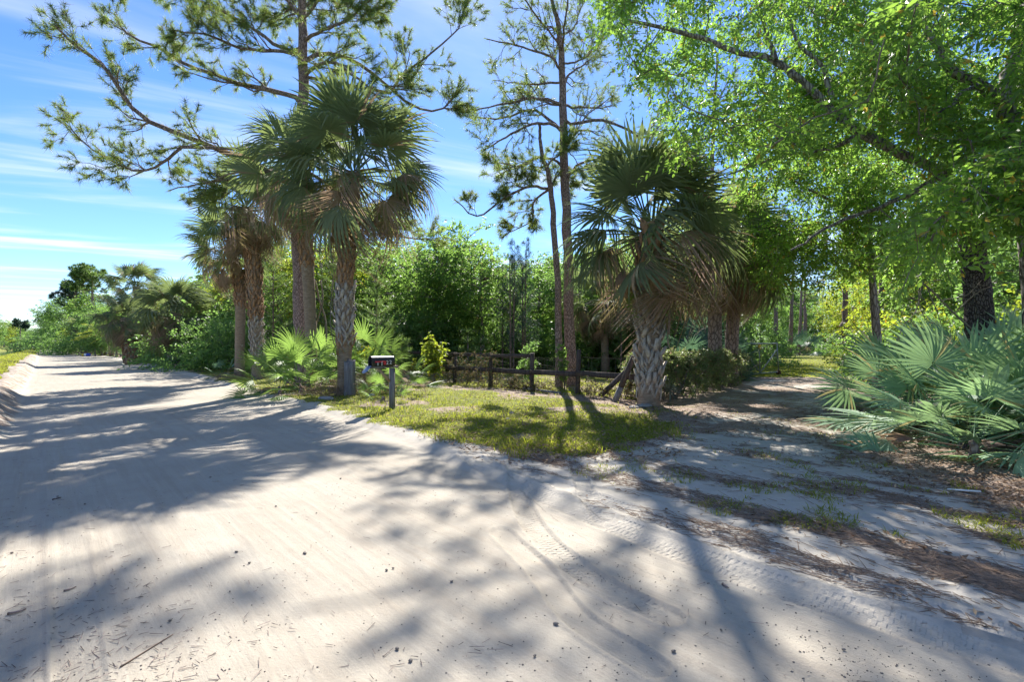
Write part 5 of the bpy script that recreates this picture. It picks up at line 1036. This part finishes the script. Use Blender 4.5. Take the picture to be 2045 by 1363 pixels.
# vine on the big pine and hanging stems on the tall palm
mb = MB(); mb.tube(spline([PT(652, 690, 18.0), PT(650, 640, 18.0), PT(638, 600, 18.0), PT(628, 560, 18.05), PT(600, 520, 18.1), PT(606, 470, 18.1)], 24), .028, 6, True, .1, rs(3)); mb.tube(spline([PT(625, 700, 18.05), PT(632, 650, 18.0), PT(645, 600, 18.0), PT(640, 560, 18.1)], 16), .022, 6, True)
tag(ob('woody_vine', mb.mesh('woody_vine', 'twig_bark', True)), 'pale woody vine climbing the thick pine trunk', 'vine')
mb = MB(); mb.tube(spline([PT(664, 560, 15.0), PT(660, 640, 14.9), PT(668, 690, 14.9), PT(695, 730, 14.8), PT(706, 745, 14.8)], 20), .012, 5); mb.tube(spline([PT(672, 690, 14.9), PT(700, 720, 14.9), PT(720, 800, 14.0)], 12), .009, 5)
tag(ob('hanging_stem', mb.mesh('hanging_stem', 'twig_bark', True)), 'thin bare stems hanging from the tall palm to the stump', 'stem')
for i, pts in enumerate(([(1341, 545), (1337, 620), (1333, 672)], [(1365, 560), (1385, 600), (1402, 640)], [(1300, 560), (1297, 600), (1295, 640)])):
    mb = MB(); q = spline([PT(a, b_, 11.55) for a, b_ in pts], 10); mb.tube(q, np.linspace(.022, .012, 10), 5)
    if i < 2: add_leaves(mb, q[4:], np.tile([(.1 + .3 * i), 0, -1.0], (6, 1)), .35, .05, rs(i), np.full(6, .6))
    tag(ob('dead_stalk', mb.mesh('dead_stalk', 'palm_dead')), ('straight tan dead stalk hanging right of the stout palm trunk', 'ragged pale dead frond hanging farthest right of the stout palm', 'tan dead stalk hanging down the front of the stout palm')[i], 'dead frond')
# fern on the stout palm, grey air plant in the hedge
mb = MB(); rg = rs(7)
for j in range(5):
    q = spline([PT(1272, 590, 11.6), PT(1262 - 3 * j, 585 + 6 * j, 11.5), PT(1254 + 4 * j, 600 + 8 * j, 11.4)], 8); mb.tube(q, .004, 3, False)
    for t in range(1, 8):
        for sg in (-1, 1): add_leaves(mb, q[t][None], np.array([[sg * .8, -.2, -.4]]), .09, .025, rg, np.array([rg.random()]))
tag(ob('fern', mb.mesh('fern', 'fern_leaf')), 'small bright fern sprouting from the boots of the stout palm', 'fern')
mb = MB(); c = GZ(1338, 812) + [0, 0, .3]; d = nrm(rg.normal(size=(46, 3)) * [1, 1, .8] + [0, -.4, .3]); add_leaves(mb, np.tile(c, (46, 1)), d, .32, .022, rg, rg.random(46)); mb.tube([GZ(1338, 812), c], [.03, .02], 5)
tag(ob('air_plant', mb.mesh('air_plant', 'air_plant')), 'spiky grey air plant at the near foot of the hedge', 'plant')
# metal gate standing open
gl, gr_ = PT(1478, 757, 22.6), PT(1555, 752, 24.3); gl[2] = zg(gl[0], gl[1]) + .1; gr_[2] = zg(gr_[0], gr_[1]) + .14; gate = thing('metal_gate', 'open metal pipe gate with a wheel and small yellow sign', 'gate', gl); ge = gr_ - gl; T_ = np.array([0, 0, 1.36])
def gpart(nm, a, c, r=.03, m='gate_pipe'):
    mb = MB(); mb.tube([a, (np.asarray(a) + c) / 2, c], r, 7); return ob(nm, mb.mesh(nm, m, True), gate)
gpart('top_bar', T_, ge * .965 + T_); gpart('bottom_bar', np.zeros(3), ge * .97); gpart('end_post', ge * .95 + T_ * 1.01 + [0, 0, .01], ge + [0, 0, 0.0], .03); gpart('hinge_post', [0, 0, -.1], T_ + [0, 0, .05], .035); gpart('upright', ge * .5 + [0, 0, .01], ge * .47 + T_ * .985)
gpart('diagonal', ge * .5 + [0, -.03, .03], ge * .95 + T_ * .8 + [0, -.03, 0]); gpart('diagonal', ge * .5 + [0, -.03, .03], ge * .1 + T_ * .75 + [0, -.03, 0])
mb = MB(); mb.tube([ge + [-.01, -.05, -.03], ge + [-.01, 0, -.03], ge + [-.01, .05, -.03]], [.105, .115, .105], 16); wh = ob('wheel', mb.mesh('wheel', 'wheel_rust', True), gate)
mb = MB(); mb.box(ge * .475 + T_ * .87 + [0, -.06, 0], (.13, .012, .28)); ob('sign', mb.mesh('sign', 'yellow_sign'), gate)
mb = MB()
for t in np.linspace(.03, .95, 12): mb.tube([ge * t + [0, .03, .02], ge * t + T_ + [0, .03, -.02]], .003, 3, False)
for z in np.linspace(.08, .95, 8): mb.tube([ge * .01 + T_ * z + [0, .03, 0], ge * .96 + T_ * z + [0, .03, 0]], .003, 3, False)
tag(ob('gate_wire', mb.mesh('gate_wire', 'wire'), gate), kind='stuff')
# far rail fence, drum and sign by the road
fa, fb2 = atZ(196, 86), atZ(250, 62); ff = thing('rail_fence', 'pale board fence far down the right side of the road', 'fence', fa); fe = fb2 - fa; npst = 9
for i in range(npst):
    mb = MB(); mb.box(fe * i / (npst - 1) + [0, 0, .55], (.16, .16, 1.4)); ob('post', mb.mesh('post', 'far_fence_wood'), ff)
    if i < npst - 1:
        for z in (.25, .55, .85, 1.1):
            mb = MB(); o_ = nrm(fe) * .085; mb.beam(fe * i / (npst - 1) + o_ + [0, 0, z], fe * (i + 1) / (npst - 1) - o_ + [0, 0, z], .05, .17); ob('rail', mb.mesh('rail', 'far_fence_wood'), ff)
db = atZ(172, 68); dr = thing('drum', 'blue, white and yellow drum lying on the far road verge', 'drum', db); ax = np.array([1, 0.0, 0]); rz = .2
for nm, a, c, m in (('end_band', -.48, -.17, 'drum_yellow'), ('label_band', -.168, .12, 'white_plastic'), ('body', .122, .48, 'drum_blue')):
    mb = MB(); mb.tube([ax * a + [0, 0, rz], ax * (a + .02) + [0, 0, rz], ax * (c - .02) + [0, 0, rz], ax * c + [0, 0, rz]], [.19, .205, .205, .19], 16); ob(nm, mb.mesh(nm, m, True), dr)
sgb = on_ground(np.array([*from_sd(230, -1.6), 0])); sg = thing('road_sign', 'tiny white round sign beside the far end of the road', 'sign', sgb)
mb = MB(); mb.tube([(0, 0, -.1), (0, 0, 1.0)], .05, 8); ob('pole', mb.mesh('pole', 'white_plastic'), sg); mb = MB(); mb.tube([(0, .03, 1.3), (0, -.03, 1.3)], .36, 18); ob('disc', mb.mesh('disc', 'white_plastic'), sg)

# ------------------------------------------------------------------ stones, twigs and what covers the ground
def rock_mesh(name, rg, sc, matn):
    import bmesh as bmm
    bm = bmm.new(); bmm.ops.create_icosphere(bm, subdivisions=2, radius=1.0)
    off = rg.random(3) * 50
    for v in bm.verts:
        n = fbm(np.array([v.co.x * 1.3 + off[0] + v.co.z]), np.array([v.co.y * 1.3 + off[1] - v.co.z * .7]), 3)[0]; v.co = v.co * (.7 + .6 * n); v.co = Vector((v.co.x * sc[0], v.co.y * sc[1], v.co.z * sc[2]))
    me = bpy.data.meshes.new(name); bm.to_mesh(me); bm.free(); me.materials.append(MAT[matn]); return me
rg = rs(700)
for i, (x, y, sc, lb) in enumerate(((1285, 822, (.2, .13, .05), 'flat pale stone at the foot of the stout palm'), (1265, 826, (.12, .1, .05), 'smaller pale stone left of the stout palm foot'), (652, 803, (.22, .15, .06), 'flat grey stone at the foot of the tall palm'), (743, 799, (.1, .08, .05), 'pale stone between stump and mailbox'), (772, 789, (.08, .08, .12), 'white stone beside the mailbox post'),
                                   (1014, 850, (.05, .05, .03), 'small white stone out on the lawn'), (1021, 836, (.05, .04, .03), 'smaller white stone on the lawn'))):
    tag(ob('stone', rock_mesh('stone', rg, sc, 'stone'), None, GZ(x, y) + [0, 0, sc[2] * .45]), lb, 'stone')
pm = [rock_mesh('pebble', rg, (.011, .008, .006), 'pebble') for _ in range(4)]
for i, (x, y) in enumerate(((1110, 1246), (820, 1319), (793, 1296), (1068, 1310), (610, 1105), (551, 1012), (608, 1104), (472, 1102), (498, 1123), (459, 1182), (902, 1160), (772, 1138), (785, 1134), (680, 957), (632, 1025), (420, 955), (1440, 1260), (1345, 1302), (958, 905), (1685, 1300), (115, 993), (170, 1008), (24, 1104), (340, 1240))):
    o = ob('pebble', pm[i % 4], None, None); p = G(x, y); o.location = (p[0], p[1], float(grid_at(p[0:1], p[1:2], Zh)[0]) + .007); o.rotation_euler = (0, 0, i * 1.3); s_ = rg.uniform(.7, 1.35) * (1.5 if i < 3 else 1); o.scale = (s_, s_, s_); tag(o, 'small dark pebble lying on the sand road', 'pebble', 'pebbles on the road')
for i, (pts, r, lb) in enumerate(([[(241, 1334), (290, 1302), (346, 1267)], .004, 'long straight straw-coloured twig lying on the road'], [[(15, 1228), (35, 1224), (52, 1218)], .008, 'short dark stick at the left edge of the road'], [[(127, 1180), (142, 1176), (152, 1172)], .006, 'small dark stick left of the long twig'], [[(1443, 1170), (1455, 1178)], .009, 'short brown stick near the driveway tyre tracks'], [[(1415, 1070), (1430, 1064), (1452, 1062)], .005, 'thin dark twig on the driveway apron'], [[(105, 1000), (122, 995)], .008, 'dark bit of bark on the shaded road'])):
    P = []
    for x, y in pts:
        p = G(x, y); p[2] = float(grid_at(p[0:1], p[1:2], Zh)[0]) + r; P.append(p)
    mb = MB(); mb.tube(spline(P, 8), np.linspace(r, r * .5, 8), 5); tag(ob('twig', mb.mesh('twig', 'straw' if i == 0 else 'limb_bark')), lb, 'twig')
pl = G(1925, 1008); mb = MB(); d0 = nrm(np.array([.9, -.5, .05])); mb.box(pl + [0, 0, .03 + zg(*pl[:2])], (.24, .035, .008), np.stack([d0, nrm(np.cross([0, 0, 1], d0)), [0, 0, 1]], 1)); tag(ob('wood_chip', mb.mesh('wood_chip', 'white_decal')), 'pale flat strip lying in the litter before the palmettos', 'wood strip')

def scatter(n, xr, yr, rg):
    """random ground points, evenly dense in the picture"""
    px = rg.uniform(*xr, n); py = rg.uniform(*yr, n) ; Z = F * H / (py - CY); x = (px - CX) / F * Z; return x, Z
def blades(name, label, x, y, rg, L, W, matn, lean=.5):
    z = grid_at(x, y, Zh); n = len(x); a = rg.uniform(0, 6.283, n); d = np.stack([np.cos(a) * lean, np.sin(a) * lean, np.ones(n)], 1) + rg.normal(size=(n, 3)) * .15; d = nrm(d)
    ln = L * rg.uniform(.5, 1.25, n); sd = np.stack([-np.sin(a), np.cos(a), 0 * a], 1) * (W / 2) * rg.uniform(.7, 1.3, (n, 1)); b = np.stack([x, y, z - .005], 1); mid = b + d * (ln * .55)[:, None]; tip = b + d * ln[:, None] + np.stack([np.cos(a), np.sin(a), -0.3 + 0 * a], 1) * (ln * .35)[:, None]
    V = np.stack([b - sd, b + sd, mid + sd * .8, mid - sd * .8, tip], 1).reshape(-1, 3); o = np.arange(n)[:, None] * 5; mb = MB()
    patch = fbm(x * .9, y * .9, 3); rn = np.clip(.55 * rg.random(n) + .9 * (patch - .25), 0, 1)
    mb.add(V, o + [0, 1, 2, 3], o + [3, 2, 4], np.repeat(rn, 5)); return tag(ob(name, mb.mesh(name, matn)), label, 'grass', kind='stuff')
rg = rs(720)
x, y = scatter(190000, (180, 1420), (722, 935), rg); gm = grid_at(x, y, grass); lwm = grid_at(x, y, lawn); dmx = grid_at(x, y, D)
k1 = (rg.random(len(x)) < np.clip((gm - .22) * 1.5 * (.25 + 1.3 * fbm(x * 3, y * 3, 3)), 0, 1)) & (lwm > -.7) & (y < 40) & (grid_at(x, y, OFF) > .1)
blades('lawn_grass', 'sunlit short lawn grass between road and fence', x[k1], y[k1], rg, .06, .011, 'grass_blade', .7)
x, y = scatter(60000, (480, 1360), (750, 925), rg); k1 = (fbm(x * 1.9 + 7, y * 1.9 + 2, 4) > .585) & (grid_at(x, y, lawn) > -.25) & (grid_at(x, y, OFF) > .3) & (rg.random(len(x)) < .35) & (y < 22)
blades('verge_weeds', 'taller weeds and tufts in the lawn', x[k1], y[k1], rg, .15, .010, 'grass_blade', .55)
x, y = scatter(9000, (500, 1360), (750, 935), rg); k1 = (grid_at(x, y, OFF) > .2) & (rg.random(len(x)) < .28 + .5 * (fbm(x, y, 3) > .55)); x, y = x[k1], y[k1]; n = len(x); mb = MB(); a = rg.uniform(0, 6.283, n)
add_leaves(mb, np.stack([x, y, grid_at(x, y, Zh) + rg.uniform(.01, .06, n)], 1), np.stack([np.cos(a), np.sin(a), rg.normal(size=n) * .25], 1), rg.uniform(.04, .09, n), rg.uniform(.015, .035, n), rg, rg.random(n), True, 2.0, curl=-.1)
tag(ob('lawn_litter', mb.mesh('lawn_litter', 'litter_leaf')), 'brown leaves fallen on the lawn', 'leaf litter', kind='stuff')
x, y = scatter(60000, (820, 1300), (738, 812), rg); gm = grid_at(x, y, grass); k1 = (rg.random(len(x)) < gm * .8) & (grid_at(x, y, pad) > -.2)
blades('paddock_grass', 'patchy grass behind the rail fence', x[k1], y[k1], rg, .09, .014, 'grass_blade', .6)
x, y = scatter(40000, (1470, 1730), (702.5, 762), rg); k1 = grid_at(x, y, back) > 0
blades('back_lawn_grass', 'grass of the open lawn beyond the gate', x[k1], y[k1], rg, .07, .03, 'grass_blade', .7)
x, y = scatter(60000, (1050, 2045), (770, 1250), rg); cl = fbm(x * 2.2 + 5, y * 2.2 + 3, 3); k1 = (cl > .60) & (grid_at(x, y, drv) > -.5) & (grid_at(x, y, OFF) > .9) & (rg.random(len(x)) < .55)
blades('driveway_tufts', 'sparse grass tufts on the sandy driveway', x[k1], y[k1], rg, .07, .008, 'grass_blade', .9)
x, y = scatter(70000, (-60, 95), (697, 820), rg); k1 = (grid_at(x, y, grass) > .45) & (grid_at(x, y, D) < -.85) & (grid_at(x, y, D) > -4.2)
blades('verge_grass', 'grass on the bank left of the road', x[k1], y[k1], rg, .14, .03, 'grass_blade', .6)
# leaf litter, pine straw, grit
x, y = scatter(52000, (1000, 2120), (752, 1330), rg); lm = grid_at(x, y, litter); k1 = rg.random(len(x)) < np.clip((lm - .22) * 1.25, 0.010, .9); k1 &= grid_at(x, y, OFF) > .35; x, y = x[k1], y[k1]; n = len(x)
mb = MB(); P = np.stack([x, y, grid_at(x, y, Zh) + rg.uniform(.002, .02, n)], 1); a = rg.uniform(0, 6.283, n); add_leaves(mb, P, np.stack([np.cos(a), np.sin(a), rg.normal(size=n) * .25], 1), rg.uniform(.03, .075, n), rg.uniform(.012, .03, n), rg, rg.random(n), True, 2.0, curl=-.1)
tag(ob('leaf_litter', mb.mesh('leaf_litter', 'litter_leaf')), 'brown fallen leaves over the driveway and under the palmettos', 'leaf litter', kind='stuff')
def straw(name, label, x, y, rg, L, W, ang, spread, matn='straw'):
    n = len(x); a = ang + rg.normal(size=n) * spread; d = np.stack([np.cos(a), np.sin(a), rg.normal(size=n) * .05], 1); ln = (L * (.25 + 1.3 * rg.random(n) ** 2.5))[:, None]; z = grid_at(x, y, Zh) + rg.uniform(.002, .012, n); p = np.stack([x, y, z], 1); sd = np.stack([-np.sin(a), np.cos(a), 0 * a], 1) * W / 2
    up = np.array([0, 0, W * .6]); V = np.stack([p - sd, p + sd, p + d * ln + sd * .5, p + d * ln - sd * .5, p + up, p + d * ln + up * .6], 1).reshape(-1, 3); o = np.arange(n)[:, None] * 6; mb = MB()
    mb.add(V, np.concatenate([o + [0, 4, 5, 3], o + [4, 1, 2, 5]]), None, np.repeat(rg.random(n), 6)); tag(ob(name, mb.mesh(name, matn)), label, 'pine straw', kind='stuff')
x, y = scatter(120000, (560, 2100), (795, 1363), rg); sx, dx = to_sd(x, y); of = grid_at(x, y, OFF); bd = fbm(sx * .7 + 3, dx * 4.5, 3)
k1 = (of > .25) & (grid_at(x, y, drv) > -.2) & (rg.random(len(x)) < np.clip((bd - .49) * 4, .02, .7) * np.clip((of - .2) * 1.2, 0, 1))
ra = math.atan2(CA, -SA); straw('pine_straw', 'streaks of brown pine straw along the driveway apron', x[k1], y[k1], rg, .18, .006, ra, .5)
x, y = scatter(9000, (-20, 2045), (740, 1420), rg); k1 = (grid_at(x, y, OFF) < .3) & (rg.random(len(x)) < np.where(grid_at(x, y, D) < .6, .38, .06) * (.2 + 1.6 * sstep(fbm(x * 2, y * 2, 3), .42, .62))) & (y < 30)
straw('road_debris', 'bits of needles and bark scattered on the sand road', x[k1], y[k1], rg, .05, .004, ra + 1.2, 1.3, 'limb_bark')
def grit(name, label, x, y, rg, smin, smax):
    n = len(x); s_ = smin + (smax - smin) * rg.random(n) ** 2.2; z = grid_at(x, y, Zh) + s_ * .25; O = np.array([[1, 0, 0], [-1, 0, 0], [0, 1, 0], [0, -1, 0], [0, 0, 1], [0, 0, -1]], float)
    V = np.stack([x, y, z], 1)[:, None] + (O[None] + rg.normal(size=(n, 6, 3)) * .22) * s_[:, None, None] * [1, 1, .7]; o = np.arange(n)[:, None] * 6; T = np.concatenate([o + t for t in ([0, 2, 4], [2, 1, 4], [1, 3, 4], [3, 0, 4], [2, 0, 5], [1, 2, 5], [3, 1, 5], [0, 3, 5])]); mb = MB(); mb.add(V.reshape(-1, 3), None, T)
    tag(ob(name, mb.mesh(name, 'pebble')), label, 'grit', kind='stuff')
x, y = scatter(34000, (-20, 2060), (760, 1400), rg); sx, dx = to_sd(x, y); k1 = (grid_at(x, y, OFF) < .1) & (dx > -.4) & (rg.random(len(x)) < .07 + .6 * sstep(fbm(x * 1.7, y * 1.7, 4), .48, .66) * sstep(dx - 2.2 + .5 * (fbm(sx * .8, dx) - .5), -.6, .2) * sstep(dx, 3.4, 2.6))
grit('road_grit', 'fine dark grit scattered over the sand road', x[k1], y[k1], rg, .0013, .0065)

# things that only their place tells apart: say which one, counted from the left
ORD = ['leftmost', 'second from left', 'third from left', 'fourth from left', 'fifth from left', 'sixth from left', 'seventh from left', 'eighth from left', 'ninth from left', 'tenth from left', 'eleventh from left', 'twelfth from left']
by = {}
for o in SC.objects:
    if o.parent is None and o.get('group') and o.get('label') and o.name.split('.')[0] in ('broadleaf_tree', 'shrub'): by.setdefault(o['label'], []).append(o)
for lb, os_ in by.items():
    if len(os_) > 1:
        os_.sort(key=lambda o: o.location.x / o.location.y)
        for i, o in enumerate(os_): o['label'] = lb + ', ' + (ORD[i] if i < len(os_) - 1 else 'rightmost')
